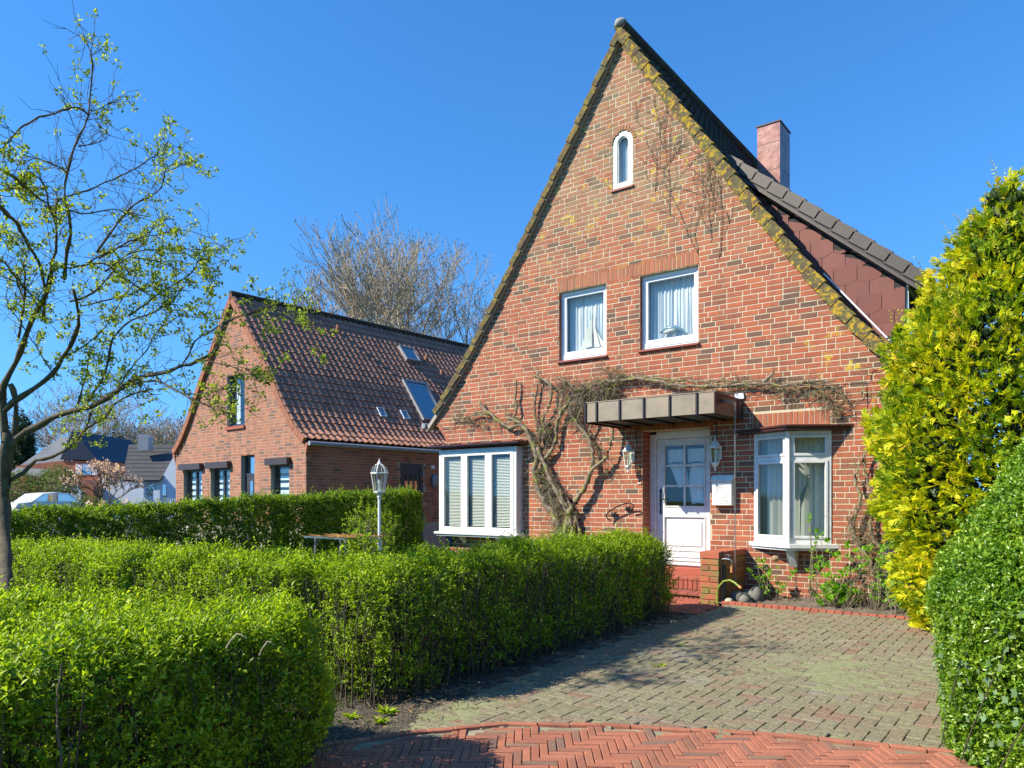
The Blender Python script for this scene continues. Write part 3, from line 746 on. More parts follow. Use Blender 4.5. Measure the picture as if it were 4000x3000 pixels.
# chimney clad in reddish copper sheet
ch = MB().box(-5.72, -5.22, 16.5, 17.2, 7.6, 9.97).build('chimney', 'chimney_cladding', house)
MB().box(-5.74, -5.2, 16.48, 17.22, 9.973, 10.0).build('chimney_cap', 'brown_metal', ch)
mb = MB()
for z in (8.4, 8.9, 9.4, 9.9):
    for x in (-5.68, -5.26): mb.lathe([(.016, 0), (.01, .01)], (0, 0, 0), 6); 
mb = MB()
for z in (8.6, 9.0, 9.4, 9.8):
    for x in (-5.67, -5.47, -5.27): mb.obox((x, 16.497, z), (1, 0, 0), (0, 1, 0), (0, 0, 1), .012, .004, .012)
    for y in (16.56, 16.85, 17.14): mb.obox((-5.217, y, z), (1, 0, 0), (0, 1, 0), (0, 0, 1), .004, .012, .012)
mb.build('rivet', 'lead_grey', ch)
mb = MB()
for z in (8.95, 9.55): mb.box(-5.7215, -5.2185, 16.4985, 17.2015, z, z + .012)
mb.build('seam', 'brown_metal', ch)
# shed dormer on the right slope: cheek of red slates, thick roof edge, end wall with window
DY0, DY1 = 12.1, 18.5; dz = lambda x: 4.9 + .87 * (-2.02 - x)
dorm = MB(); dorm.prism([(-2.03, 3.5), (-2.03, 4.84), (-4.0, dz(-4.0) - .06), (-4.3, 6.6), (-3.3, 5.1)], DY0 + .03, DY1)
dm = dorm.build('dormer', 'dark_room', house)
rr = random.Random(9)
for row in range(14):
    z = 3.72 + row * .245
    for cidx in range(10):
        w_ = .34; x0 = -4.55 + cidx * w_ - (row % 2) * .17; xm = x0 + w_ / 2
        if x0 < -4.6 or x0 > -2.05: continue
        top = min(z + .3, dz(xm) - .1)
        if top < z + .06 or z + .3 < roofz(xm - XC) + .0: continue
        x1 = min(x0 + w_ - .004, -2.03)
        poly = [(x0 + .004, z + .05), (x0 + .1, z), (x0 + .2, z), (x1, z + .05), (x1, min(top, dz(x1) - .08)), (x0 + .004, min(top, dz(x0) - .08))]
        poly = [(min(px, -2.03), pz) for px, pz in poly]
        m1 = MB().prism(poly, -.006, .0); o = m1.build('slate', 'slate_red', dm); o.location = (0, DY0 + .03 - .002 + rr.gauss(0, .0008), 0); o.rotation_euler = (0, 0, 0); o['tone'] = rr.random()
        o.location.y -= .003 * (row % 2)
mb = MB()   # roof slab of the dormer, fascia and soffit
sl = Vector((1, 0, -.87)).normalized(); sn = Vector((.87, 0, 1)).normalized()
p0 = Vector((-4.75, 0, dz(-4.75))); p1 = Vector((-1.8, 0, dz(-1.8)))
def slab(a, b, y0, y1, u0, u1):
    mb.prism([((a - sn * -u0).x, (a + sn * u0).z), ((b + sn * u0).x, (b + sn * u0).z), ((b + sn * u1).x, (b + sn * u1).z), ((a + sn * u1).x, (a + sn * u1).z)], y0, y1)
slab(p0, p1, DY0 - .12, DY1, -.02, .09); mb.build('dormer_roof', 'brown_box', dm)
L = (p1 - p0).length; n = 12
for i in range(n):
    a = p0 + sl * (L * i / n); m1 = MB(); c = a + sl * (L / n / 2 + .01); tilt = (sl * (L / n) + sn * .02).normalized(); tn_ = Vector((-tilt.z, 0, tilt.x))
    m1.obox(Vector((c.x, DY0 - .14, c.z)) + tn_ * .09, tilt, (0, 1, 0), tn_, L / n / 2 + .012, .012, .075)
    m1.obox(Vector((c.x, DY0 - .02, c.z)) + tn_ * .17, tilt, (0, 1, 0), tn_, L / n / 2 + .012, .13, .012)
    m1.build('verge_plate', 'dormer_plate', dm)
for i in range(n):
    a = p0 + sl * (L * i / n); m1 = MB(); c = a + sl * (L / n / 2 + .01); tilt = (sl * (L / n) + sn * .02).normalized(); tn_ = Vector((-tilt.z, 0, tilt.x))
    m1.obox(Vector((c.x, (DY0 + DY1) / 2 + .1, c.z)) + tn_ * .15, tilt, (0, 1, 0), tn_, L / n / 2 + .012, (DY1 - DY0) / 2, .012); m1.build('roof_sheet', 'dormer_plate', dm)
mb = MB(); slab(p0, p1, DY0 - .16, DY0 - .13, -.06, -.02); mb.build('verge_trim', 'dormer_plate', dm)
mb = MB(); mb.box(-2.028, -1.99, DY0 + .06, DY0 + .12, 3.75, 4.86); mb.box(-2.028, -1.99, DY0 + .9, DY0 + .96, 3.75, 4.86); mb.box(-2.028, -1.99, DY0 + .121, DY0 + .899, 4.78, 4.86); mb.box(-2.028, -1.99, DY0 + .121, DY0 + .899, 3.75, 3.84)
wf = mb.build('dormer_window', 'white_paint', dm)
MB().box(-2.028, -2.02, DY0 + .121, DY0 + .899, 3.841, 4.779).build('dormer_pane', 'window_glass', dm)
q0 = Vector((XC + 3.15, DY0 - .03, roofz(3.15) + .07)); q1 = Vector((XC + 4.3, DY0 - .03, roofz(4.3) + .09))
MB().tube([q0, q1], .014, 6).build('flashing', 'upvc', house)

# ---- windows
def casement(root, name, x0, x1, z0, z1, y, fw=.055, sw=.05, mname='upvc', low=.1):
    """outer frame, opening sash, glass; y is the outer face"""
    f = empty(name, ((x0 + x1) / 2, y, z0)); f.parent = root; f.matrix_parent_inverse = wmat(root).inverted()
    W = lambda mb, nm, m: bevelled(mb.build(nm, m, f, world=False), .004)
    # children of the empty carry coordinates relative to it
    ox, oy, oz = (x0 + x1) / 2, y, z0
    def bx(mb, a, b, c, d, e, g_): mb.box(a - ox, b - ox, c - oy, d - oy, e - oz, g_ - oz)
    mb = MB(); bx(mb, x0, x0 + fw, y, y + .07, z0, z1); bx(mb, x1 - fw, x1, y, y + .07, z0, z1); bx(mb, x0 + fw, x1 - fw, y, y + .07, z1 - fw, z1); bx(mb, x0 + fw, x1 - fw, y, y + .07, z0, z0 + low)
    W(mb, 'frame', mname)
    a, b, c, d = x0 + fw + .001, x1 - fw - .001, z0 + low + .001, z1 - fw - .001
    mb = MB(); s = y + .014
    bx(mb, a, a + sw, s, s + .05, c, d); bx(mb, b - sw, b, s, s + .05, c, d); bx(mb, a + sw, b - sw, s, s + .05, d - sw, d); bx(mb, a + sw, b - sw, s, s + .05, c, c + sw)
    W(mb, 'sash', mname)
    mb = MB(); bx(mb, a + sw, b - sw, s + .022, s + .03, c + sw, d - sw); mb.build('pane', 'window_glass', f, world=False)
    if low > .08:
        mb = MB()
        for k in range(2): bx(mb, x0 + fw + .01, x1 - fw - .01, y - .012 + .004 * k, y - .001, z0 + .03 + .035 * k, z0 + .042 + .035 * k)
        mb.build('drip_bead', mname, f, world=False)
    return f, (a + sw, b - sw, c + sw, d - sw)
def pleats(x0, x1, z0, z1, y, amp=.02, per=.075, name='curtain', m='fabric_white', root=house, seed=0, flare=0.0):
    rr = random.Random(seed); n = max(12, int((x1 - x0) / per * 8)); rows = 6; vs = []; fs = []
    ph = 0; xs = []
    for i in range(n + 1):
        ph += 2 * math.pi * (x1 - x0) / n / (per * (1 + .35 * math.sin(i * .31 + seed))); xs.append((x0 + (x1 - x0) * i / n, math.sin(ph)))
    for r in range(rows):
        f = r / (rows - 1)
        for i, (x, s) in enumerate(xs): vs.append((x + flare * f * math.sin(i * .2) * .02, y + amp * s * (.6 + .5 * f) + .006 * math.sin(i * .9 + 2 * f), z1 + (z0 - z1) * f))
    for r in range(rows - 1):
        for i in range(n): q = r * (n + 1) + i; fs.append((q, q + n + 1, q + n + 2, q + 1))
    mb = MB(); mb.add(vs, fs); return mb.build(name, m, root, smooth=True)
for k, q in enumerate((LW, RW)):
    f, gl = casement(house, 'window', q[0] + .008, q[1] - .008, q[2] + .02, q[3] - .004, YF + .075)
    pleats(gl[0] - .05, gl[1] + .05, gl[2] - .04, gl[3] + .05, YF + .25, .022, .07, seed=k * 3 + 1)
    MB().box(q[0] - .02, q[1] + .02, YF - .055, YF + .09, q[2] - .035, q[2] - .003).build('window_sill', 'sill_tile', house)
    MB().box(q[0] + .02, q[1] - .02, YF + .15, YF + .3, q[2] + .09, q[2] + .11).build('inner_sill', 'upvc', house)
# arched attic window
aw = empty('arched_window', (XC, YF, AW[2])); aw.parent = house; aw.matrix_parent_inverse = wmat(house).inverted()
def archring(ro, ri, zc, zb, y0, y1, nseg=14):
    mb = MB(); out = [(-ro, zb)] + [(ro * math.cos(math.pi - math.pi * i / nseg), zc + ro * math.sin(math.pi * i / nseg)) for i in range(nseg + 1)] + [(ro, zb)]
    inn = [(-ri, zb + (ro - ri))] + [(ri * math.cos(math.pi - math.pi * i / nseg), zc + ri * math.sin(math.pi * i / nseg)) for i in range(nseg + 1)] + [(ri, zb + (ro - ri))]
    n = len(out); vs = [(a, y0, b) for a, b in out] + [(a, y0, b) for a, b in inn] + [(a, y1, b) for a, b in out] + [(a, y1, b) for a, b in inn]
    fs = []
    for i in range(n):
        j = (i + 1) % n
        fs += [(i, j, n + j, n + i), (2 * n + i, 3 * n + i, 3 * n + j, 2 * n + j), (i, 2 * n + i, 2 * n + j, j), (n + i, n + j, 3 * n + j, 3 * n + i)]
    mb.add(vs, fs); return mb
zc = AW[3] - .2 - AW[2]
archring(.188, .112, zc, .02, .01, .09).build('frame', 'peeling_paint', aw, world=False)
archring(.111, .094, zc, .097, .025, .07).build('sash', 'white_paint', aw, world=False)
mb = MB(); mb.prism([(-.093, .115)] + [(.093 * math.cos(math.pi - math.pi * i / 14), zc + .093 * math.sin(math.pi * i / 14)) for i in range(15)] + [(.093, .115)], .045, .05); mb.build('pane', 'window_glass', aw, world=False)
pleats(XC - .14, XC + .13, AW[2] + .06, AW[3] - .02, YF + .14, .012, .05, seed=5)
MB().box(XC - .2, XC + .2, YF + .2, YF + .24, AW[2], AW[3] + .02).build('attic_blind', 'fabric_white', house)
MB().box(AW[0] - .02, AW[1] + .02, YF - .04, YF + .05, AW[2] - .03, AW[2] - .002).build('window_sill', 'sill_tile', house)

# ---- front door
DYF = YF + .3; dx0, dx1, dz0, dz1 = -5.9, -4.76, .47, 2.79
door = empty('front_door', ((dx0 + dx1) / 2, DYF, dz0)); door.parent = house; door.matrix_parent_inverse = wmat(house).inverted()
ox, oy, oz = (dx0 + dx1) / 2, DYF, dz0
def D(mb, a, b, c, d, e, f): mb.box(a - ox, b - ox, c - oy, d - oy, e - oz, f - oz)
mb = MB(); D(mb, dx0 - .02, dx0 + .1, DYF - .03, DYF + .06, dz0, dz1); D(mb, dx1 - .02, dx1 + .05, DYF - .03, DYF + .06, dz0, dz1); D(mb, dx0 + .1, dx1 - .02, DYF - .03, DYF + .06, dz1 - .09, dz1 + .04)
bevelled(mb.build('frame', 'white_paint', door, world=False), .012, 2)
l0, l1, b0, b1 = dx0 + .104, dx1 - .024, dz0 + .07, dz1 - .095
gx0, gx1, gz0, gz1 = l0 + .155, l1 - .15, 1.56, 2.58
pcs = []; mb = MB()
D(mb, l0, gx0, DYF, DYF + .05, b0, b1); D(mb, gx1, l1, DYF, DYF + .05, b0, b1); D(mb, gx0, gx1, DYF, DYF + .05, gz1, b1); D(mb, gx0, gx1, DYF, DYF + .05, 1.36, gz0); D(mb, gx0, gx1, DYF, DYF + .05, b0, .82); D(mb, gx0, gx1, DYF + .02, DYF + .05, .82, 1.36)
bevelled(mb.build('door_leaf', 'white_paint', door, world=False), .004)
mb = MB(); D(mb, gx0 + .05, gx1 - .05, DYF + .004, DYF + .019, .88, 1.3); bevelled(mb.build('panel', 'white_paint', door, world=False), .012, 2)
mb = MB()   # mouldings round the panel and the glazing
for (a, b, c, d) in ((gx0 - .025, gx1 + .025, .795, 1.385), (gx0 - .02, gx1 + .02, gz0 - .02, gz1 + .02)):
    D(mb, a, b, DYF - .014, DYF - .001, d - .02, d); D(mb, a, b, DYF - .014, DYF - .001, c, c + .02); D(mb, a, a + .02, DYF - .014, DYF - .001, c + .02, d - .02); D(mb, b - .02, b, DYF - .014, DYF - .001, c + .02, d - .02)
bevelled(mb.build('moulding', 'white_paint', door, world=False), .004)
mb = MB(); xm = (gx0 + gx1) / 2; D(mb, xm - .017, xm + .017, DYF - .004, DYF + .03, gz0, gz1)
hh = (gz1 - gz0) / 3
for k in (1, 2): D(mb, gx0, xm - .018, DYF - .004, DYF + .03, gz0 + hh * k - .017, gz0 + hh * k + .017); D(mb, xm + .018, gx1, DYF - .004, DYF + .03, gz0 + hh * k - .017, gz0 + hh * k + .017)
bevelled(mb.build('glazing_bar', 'white_paint', door, world=False), .005)
for i in range(2):
    for k in range(3):
        mb = MB(); D(mb, gx0 + i * (xm - gx0 + .017), xm - .017 + i * (gx1 - xm + .017), DYF + .015, DYF + .02, gz0 + hh * k + .017 * (k > 0), gz0 + hh * (k + 1) - .017 * (k < 2)); mb.build('pane', 'window_glass', door, world=False)
mb = MB()
for k, (zz, t) in enumerate(((b0 + .02, .03), (b0 + .09, .022), (b0 + .15, .016))): D(mb, l0 + .01, l1 - .01, DYF - t, DYF - .001, zz, zz + .025)
bevelled(mb.build('weather_board', 'white_paint', door, world=False), .006, 2)
hd = MB(); hx = l0 + .075 - ox
hd.prism([(hx - .02, .98), (hx, .93), (hx + .02, .98), (hx + .012, 1.02), (hx + .018, 1.2), (hx + .012, 1.3), (hx + .024, 1.34), (hx, 1.4), (hx - .024, 1.34), (hx - .012, 1.3), (hx - .018, 1.2), (hx - .012, 1.02)], -.012, -.001)
hd.tube([(hx, -.012, 1.2), (hx, -.05, 1.2), (hx + .02, -.055, 1.205), (hx + .07, -.055, 1.19), (hx + .1, -.055, 1.2)], [.009, .009, .01, .009, .013], 8)
hd.build('handle', 'black_iron', door, world=False)
# lace curtains behind the panes: top valance and gathered sides
def lace(x0, x1, z0, z1, curve, seed, y):
    n = 26; rows = 10; vs = []; fs = []
    for r in range(rows):
        f = r / (rows - 1)
        for i in range(n):
            u = i / (n - 1); a, b = curve(f); x = a + (b - a) * u
            vs.append((x, y + .012 * math.sin(u * 38 + seed) + .01 * f, z1 + (z0 - z1) * f + .025 * math.sin(u * 3.1) * f))
    for r in range(rows - 1):
        for i in range(n - 1): q = r * n + i; fs.append((q, q + n, q + n + 1, q + 1))
    MB().add(vs, fs).build('lace_curtain', 'fabric_white', house, smooth=True)
yy = DYF + .07
for i, (a, b) in enumerate(((gx0, xm), (xm, gx1))): lace(a, b, gz1 - .3, gz1 - .06, lambda f, a=a, b=b: (a + .02, b - .02), i, yy)
lace(gx0, xm, gz0 + .3, gz1 - .3, lambda f: (gx0 + .04 + .17 * f, gx0 + .3 + .1 * f ** .5), 4, yy + .02)
lace(xm, gx1, gz0 + .02, gz1 - .3, lambda f: (xm + .03 + .1 * abs(f - .45), gx1 - .01), 7, yy + .02)

# ---- left bay: three fixed lights with venetian blinds
bay = empty('bay_window', (-9.45, YF, 1.0), ); bay.parent = house; bay.matrix_parent_inverse = wmat(house).inverted()
def rel(o_): 
    o_.matrix_parent_inverse = wmat(bay).inverted(); return o_
BX0, BX1, BY = -10.45, -8.46, YF - .2
def Bb(a, b, c, d, e, f, nm, m, par=None, bv=.004):
    mb = MB(); mb.box(a + 9.45, b + 9.45, c - YF, d - YF, e - 1.0, f - 1.0); o = mb.build(nm, m, par or bay, world=False); return bevelled(o, bv) if bv else o
Bb(BX0, BX0 + .06, BY, YF - .001, 1.02, 2.68, 'side_panel', 'white_paint'); Bb(BX1 - .06, BX1, BY, YF - .001, 1.02, 2.68, 'side_panel', 'white_paint')
Bb(BX0 + .061, BX1 - .061, BY + .03, BY + .1, 2.63, 2.68, 'head', 'white_paint')
Bb(BX0 - .09, BX1 + .08, BY - .07, YF - .001, .965, 1.018, 'sill', 'white_paint', bv=.01)
Bb(BX0 - .06, BX1 + .05, BY - .035, YF - .001, .93, .963, 'apron', 'white_paint')
W3 = (BX1 - BX0 - .122) / 3
for k in range(3):
    a = BX0 + .061 + W3 * k; b = a + W3
    mb = MB(); s = .085; z0, z1 = 1.022, 2.628; fr = [(a + .003, a + s, z0, z1), (b - s, b - .003, z0, z1), (a + s, b - s, z1 - .09, z1), (a + s, b - s, z0, z0 + .1)]
    for q in fr: mb.box(q[0] + 9.45, q[1] + 9.45, BY - .006 - YF, BY + .05 - YF, q[2] - 1, q[3] - 1)
    fo = mb.build('window_frame', 'white_paint', bay, world=False); bevelled(fo, .006, 2)
    Bb(a + s, b - s, BY + .022, BY + .028, z0 + .1, z1 - .09, 'pane', 'window_glass', fo if False else bay, 0)
    sm = MB().box(-(b - a - .19) / 2 - .03, (b - a - .19) / 2 + .03, -.0005, .0005, -.0125, .0125).mesh('slat', 'blind_white')
    for j in range(46):
        inst('slat', sm, ((a + b) / 2 + 9.45 + .022, BY + .085 - YF, 1.15 - 1 + j * .0295), bay, False, rot=(R(-52), 0, 0))
Bb(BX0 + .06, BX1 - .06, YF + .33, YF + .34, 1.0, 2.7, 'room_screen', 'dark_room', bv=0)
for x in (-9.9, -8.95):
    mb = MB(); mb.prism([(-.2, -.07), (-.02, -.07), (-.02, -.2), (-.05, -.2)], x + 9.45 - .035, x + 9.45 + .035, 'yz'); mb.build('bracket', 'white_paint', bay, world=False)
mb = MB(); mb.prism([(-.33, 1.72), (-.33, 1.76), (-.001, 1.8), (-.001, 1.72)], BX0 - .17 + 9.45, BX1 + .13 + 9.45, 'yz'); mb.build('hood', 'brown_metal', bay, world=False)
mb = MB(); mb.prism([(-.36, 1.74), (-.36, 1.765), (-.33, 1.765), (-.33, 1.74)], BX0 - .2 + 9.45, BX1 + .15 + 9.45, 'yz'); mb.build('hood_edge', 'brown_metal', bay, world=False)
for k in range(5): x = BX0 - .1 + 9.45 + k * .52; mb = MB(); mb.prism([(-.33, 1.762), (-.33, 1.778), (-.001, 1.82), (-.001, 1.802)], x, x + .012, 'yz'); mb.build('hood_seam', 'brown_metal', bay, world=False)
tag(bevelled(MB().box(-10.33, -10.22, YF - .1, YF - .012, .8, .93).build('junction_box', 'sign_blue'), .006), 'small dark blue box on the wall under the left bay', 'box')

# ---- right bay: two angled sides meeting at a post
rb = empty('corner_bay_window', (-3.4, YF, 1.0)); rb.parent = house; rb.matrix_parent_inverse = wmat(house).inverted()
A0 = Vector((-4.0, YF - .012, 0)); A1 = Vector((-3.39, YF - .31, 0)); A2 = Vector((-2.86, YF - .02, 0))
def wing(p, q, nm):
    d = (q - p); L = d.length; ang = math.atan2(d.y, d.x)
    e = empty(nm, (p.x + 3.4, p.y - YF, 0), ang); e.parent = rb
    def bars(lst, name, m, y0, y1, bv=.004):
        mb = MB()
        for a, b, c, dd in lst: mb.box(a, b, y0, y1, c, dd)
        o = mb.build(name, m, e, world=False); return bevelled(o, bv, 2) if bv else o
    z0, zt, z1 = .02, 1.27, 1.67; s = .05
    bars([(.0, s, z0, z1), (L - s, L, z0, z1), (s, L - s, z1 - .06, z1), (s, L - s, zt - .03, zt + .03), (s, L - s, z0, z0 + .07)], 'frame', 'white_paint', 0, .07)
    for (c, dd) in ((z0 + .072, zt - .032), (zt + .032, z1 - .062)):
        k = .04
        bars([(s + .002, s + k, c, dd), (L - s - k, L - s - .002, c, dd), (s + k, L - s - k, dd - k, dd), (s + k, L - s - k, c, c + k)], 'sash', 'white_paint', -.012, .045)
        bars([(s + k, L - s - k, c + k, dd - k)], 'pane', 'window_glass', .018, .024, 0)
    return e, L
for p, q, nm in ((A0, A1, 'left_light'), (A1, A2, 'right_light')): wing(p, q, nm.replace('left_', '').replace('right_', ''))
mb = MB(); mb.box(.01 - .035, .01 + .03, -.345, -.255, .02, 1.67); bevelled(mb.build('post', 'white_paint', rb, world=False), .006)
def tri(off, z0, z1, nm, m, par=rb):
    mb = MB(); mb.prism([(-.6 - off * 1.3, -.001), (.01 - .02, -.31 - off), (.01 + .04, -.31 - off), (.55 + off * 1.3, -.001)][::-1], z0, z1, 'xy'); return bevelled(mb.build(nm, m, par, world=False), .006)
tri(.07, -.05, .018, 'sill', 'white_paint'); tri(.03, -.085, -.052, 'apron', 'white_paint')
tri(.2, 1.675, 1.71, 'hood', 'brown_metal'); tri(.23, 1.712, 1.745, 'hood_edge', 'brown_metal')
mb = MB(); mb.prism([(-.3, -.087), (-.05, -.087), (-.05, -.34), (-.1, -.34)], -.03, .08, 'yz'); mb.build('bracket', 'white_paint', rb, world=False)
bm_ = MB().box(-.042, .042, -.001, .001, -.78, .78).mesh('blind_slat', 'blind_white')
for k in range(12): inst('blind_slat', bm_, (-2.93 - k * .078 + 3.4, .1 + .01 * (k % 2), .84), rb, False, rot=(0, 0, R(38 + 6 * math.sin(k * 2.1))))
MB().box(-.56, -.4, .16, .2, .0, 1.7).build('room_screen', 'room_wall', rb, world=False)
MB().box(-.6, .6, .9, .93, -.4, 1.9).build('room_screen', 'room_wall', rb, world=False)

# ================================================================== STEPS, PIER, CANOPY AND THE THINGS AT THE DOOR
steps = empty('door_steps', (-5.2, 10.9, .15), label='red tiled entrance steps with upright brick risers below the white door', cat='steps')
sx0, sx1 = -6.15, -4.43
MB().box(sx0, sx1, 10.98, YF - .012, .1, .415).build('core', 'mortar_grey', steps)
MB().box(sx0, sx1, 10.66, 10.979, .1, .225).build('core', 'mortar_grey', steps)
MB().box(DOOR[0] + .004, DOOR[1] - .004, YF - .012, DYF + .05, .1, .535).build('threshold', 'step_brick', steps)
def row(n, x0, x1, y0, y1, z0, z1, nm, top=False):
    st = (x1 - x0) / n; me = MB()
    if top: me.top(st / 2 - .004, (y1 - y0) / 2 - .002, (z1 - z0) / 2, ch=.004)
    else: me.face(-st / 2 + .005, st / 2 - .005, -(z1 - z0) / 2 + .004, (z1 - z0) / 2 - .004, -(y1 - y0) / 2, (y1 - y0) / 2)
    me = me.mesh(nm, 'step_brick')
    for i in range(n): inst(nm, me, (x0 + st * (i + .5), (y0 + y1) / 2, (z0 + z1) / 2 + rnd.gauss(0, .001)), steps, tone=rnd.random())
row(22, sx0, sx1, 10.965, 10.985, .245, .41, 'riser_brick'); row(22, sx0, sx1, 10.645, 10.665, .1, .22, 'riser_brick')
for r_ in range(3): row(11, sx0, sx1, 10.95 + .14 * r_ + .003, 11.09 + .14 * r_ - .003, .4, .44, 'tread_tile', True)
row(11, sx0, sx1, 10.61, 10.96, .205, .242, 'tread_tile', True)
pier = empty('brick_pier', (-4.27, 10.85, .13), label='low red brick pier wall beside the steps with mossy joints', cat='low wall')
px0, px1, py0, py1 = -4.41, -4.13, 10.3, YF - .012
MB().box(px0 + .012, px1 - .012, py0 + .012, py1, .08, .8).build('mortar_core', 'mortar_green', pier)
for c in range(8):
    z = .125 + c * .084; y = py0; k = 0
    first = .125 if c % 2 else .25
    while y < py1 - .03:
        L = min(first if k == 0 else .25, py1 - y)
        split = (k == 0 and c % 2 == 0)
        for a, b in (((px0, (px0 + px1) / 2), ((px0 + px1) / 2, px1)) if (k == 0 and c % 2 == 0) else ((px0, px1),)):
            sh = rnd.gauss(0, .0015)
            o = MB().box(a + (.005 if a > px0 else 0) + sh, b - (.005 if b < px1 else 0) + sh, y + .005 * (k > 0) + sh, y + L - .005, z + .005, z + .079).build('brick', 'pier_brick', pier)
            o['tone'] = rnd.random(); bevelled(o, .004)
        y += L; k += 1
n = 14; st = (py1 - py0) / n
for k in range(n):
    o = MB().box(px0 - .006, px1 + .006, py0 - .006 + st * k + .003, py0 - .006 + st * (k + 1) - .003, .806, .905).build('cap_brick', 'cap_brick', pier); o['tone'] = rnd.random(); bevelled(o, .004)
ed = empty('bed_edging', (-2.8, 10.27, .15), label='single row of red bricks edging the flower bed', cat='edging')
me = MB().box(-.047, .047, -.055, .055, -.1, .035).mesh('edging_brick', 'edging_brick')
for k in range(24):
    o = inst('edging_brick', me, (-4.02 + .1025 * k, 10.31 - .012 * math.sin(k * .4) - .002 * k, .175 + rnd.gauss(0, .003)), ed, rot=(rnd.gauss(0, .02), rnd.gauss(0, .015), rnd.gauss(0, .02)), tone=rnd.random()); bevelled(o, .005)

can = empty('door_canopy', (-5.4, YF, 2.9), label='flat brown sheet metal canopy with black ribs over the front door', cat='canopy')
cx0, cx1, cy0, cz0, cz1 = -6.37, -4.18, 10.3, 2.91, 3.225
MB().box(cx0 + .01, cx1 - .002, cy0 + .02, YF - .012, cz1 - .03, cz1 - .004).build('deck', 'canopy_metal', can)
MB().box(cx0 + .01, cx1 - .01, cy0 + .02, YF - .012, cz0 + .02, cz0 + .034).build('soffit', 'canopy_soffit', can)
ribs = [cx0, cx0 + .21, cx0 + .63, cx0 + 1.05, cx0 + 1.48, cx0 + 1.91, cx1]
for a, b in zip(ribs, ribs[1:]):
    o = MB().box(a + .016, b - .016, cy0, cy0 + .018, cz0 + .004, cz1).build('front_panel', 'canopy_metal', can); bevelled(o, .004)
for a in ribs[:-1]:
    MB().box(a - .014, a + .014, cy0 - .022, cy0 + .02, cz0 - .004, cz1 + .008).build('rib', 'canopy_rib', can)
    MB().box(a - .022, a + .022, cy0 + .021, YF - .012, cz0 - .012, cz0 + .018).build('rib', 'canopy_rib', can)
mb = MB(); mb.box(cx1 - .016, cx1, cy0, YF - .013, cz0 + .002, cz1 + .002); bevelled(mb.build('side_panel', 'brown_metal', can), .004)
mb = MB(); mb.box(cx0, cx0 + .014, cy0 + .019, YF - .013, cz0 + .002, cz1 + .002); mb.build('side_panel', 'brown_metal', can)
MB().box(cx0 - .01, cx1 + .012, cy0 - .008, cy0 + .03, cz1 + .001, cz1 + .014).build('top_lip', 'canopy_metal', can)
MB().box(cx1 + .001, cx1 + .012, YF - .2, YF - .013, cz0 - .01, cz1 - .02).build('wall_flashing', 'anthracite', can)
MB().box(cx1 - .12, cx1 + .03, YF - .04, YF - .012, cz1 + .01, cz1 + .1).build('mortar_patch', 'render_white', can)
spx = cx1 + .002; mb = MB()    # the spout
mb.add([(spx, 10.55, 3.15), (spx, 10.68, 3.15), (spx, 10.615, 3.09), (spx + .2, 10.56, 3.1), (spx + .16, 10.64, 3.1), (spx + .17, 10.6, 3.07)], [(0, 2, 5, 3), (2, 1, 4, 5)])
mb.build('spout', 'lead_grey', can)
for x in (-6.02, -4.6): MB().tube([(x, YF - .03, 2.9), (x, YF - .03, 2.62)], .008, 6).build('cable_pipe', 'black_iron', can)
ch = empty('rain_chain', (-3.98, 10.6, .8), label='thin rusty rain chain hanging from the canopy spout', cat='chain')
lm = []
for k in range(2):
    mb = MB(); q = [(.011 * math.cos(a), 0, .03 * math.sin(a)) for a in np.linspace(0, 2 * math.pi, 9)]
    if k: q = [(0, x, z) for x, _, z in q]
    mb.tube(q, .0035, 4, False); lm.append(mb.mesh('link', 'galvanised'))
for k in range(56): inst('link', lm[k % 2], (-4.0, 10.6, 3.06 - .048 * k), ch)

def lantern(x, y, z, s, root, hang=True):
    """six-sided lantern; z is the foot of the glass"""
    c = (x, y, z)
    def L(prof, nm, m, n=6, rot=0, smooth=False): mb = MB(); mb.lathe([(r * s, zz * s) for r, zz in prof], c, n, rot); return bevelled(mb.build(nm, m, root, smooth=smooth), .002)
    L([(.001, -.13), (.014, -.12), (.022, -.1), (.012, -.075), (.03, -.055), (.062, -.025), (.07, 0), (.07, .012)], 'foot', 'white_paint')
    L([(.105, .255), (.122, .262), (.12, .275), (.085, .31), (.06, .35), (.035, .38), (.02, .39), (.012, .405), (.02, .425), (.01, .45), (.002, .49)], 'roof', 'white_paint')
    for k in range(6):
        a = math.pi / 3 * k; b = a + math.pi / 3
        p = [Vector((x + r * s * math.cos(q), y + r * s * math.sin(q), z + zz * s)) for r, zz, q in ((.066, .012, a), (.1, .256, a), (.066, .012, b), (.1, .256, b))]
        MB().tube([p[0], p[1]], .008 * s, 4).build('bar', 'white_paint', root)
        MB().add([p[0], p[2], p[3], p[1]], [(0, 1, 2, 3)]).build('pane', 'lantern_glass', root)
    MB().lathe([(.016 * s, .02 * s), (.02 * s, .08 * s), (.012 * s, .11 * s)], c, 8).build('bulb', 'upvc', root)
for x, lab in ((-6.1, 'white six-sided wall lantern left of the door beside the vine'), (-4.56, 'white six-sided wall lantern above the white mailbox')):
    e = empty('wall_lantern', (x, YF, 2.2), label=lab, cat='lantern', group='white lanterns flanking the door')
    lantern(x, YF - .17, 2.235, .93, e)
    mb = MB(); mb.box(x - .05, x + .05, YF - .03, YF - .012, 2.3, 2.52); bevelled(mb.build('back_plate', 'white_paint', e), .006)
    mb = MB(); mb.tube([(x, YF - .03, 2.4), (x, YF - .1, 2.33), (x, YF - .13, 2.2), (x, YF - .17, 2.17)], .01, 6); mb.build('arm', 'white_paint', e)
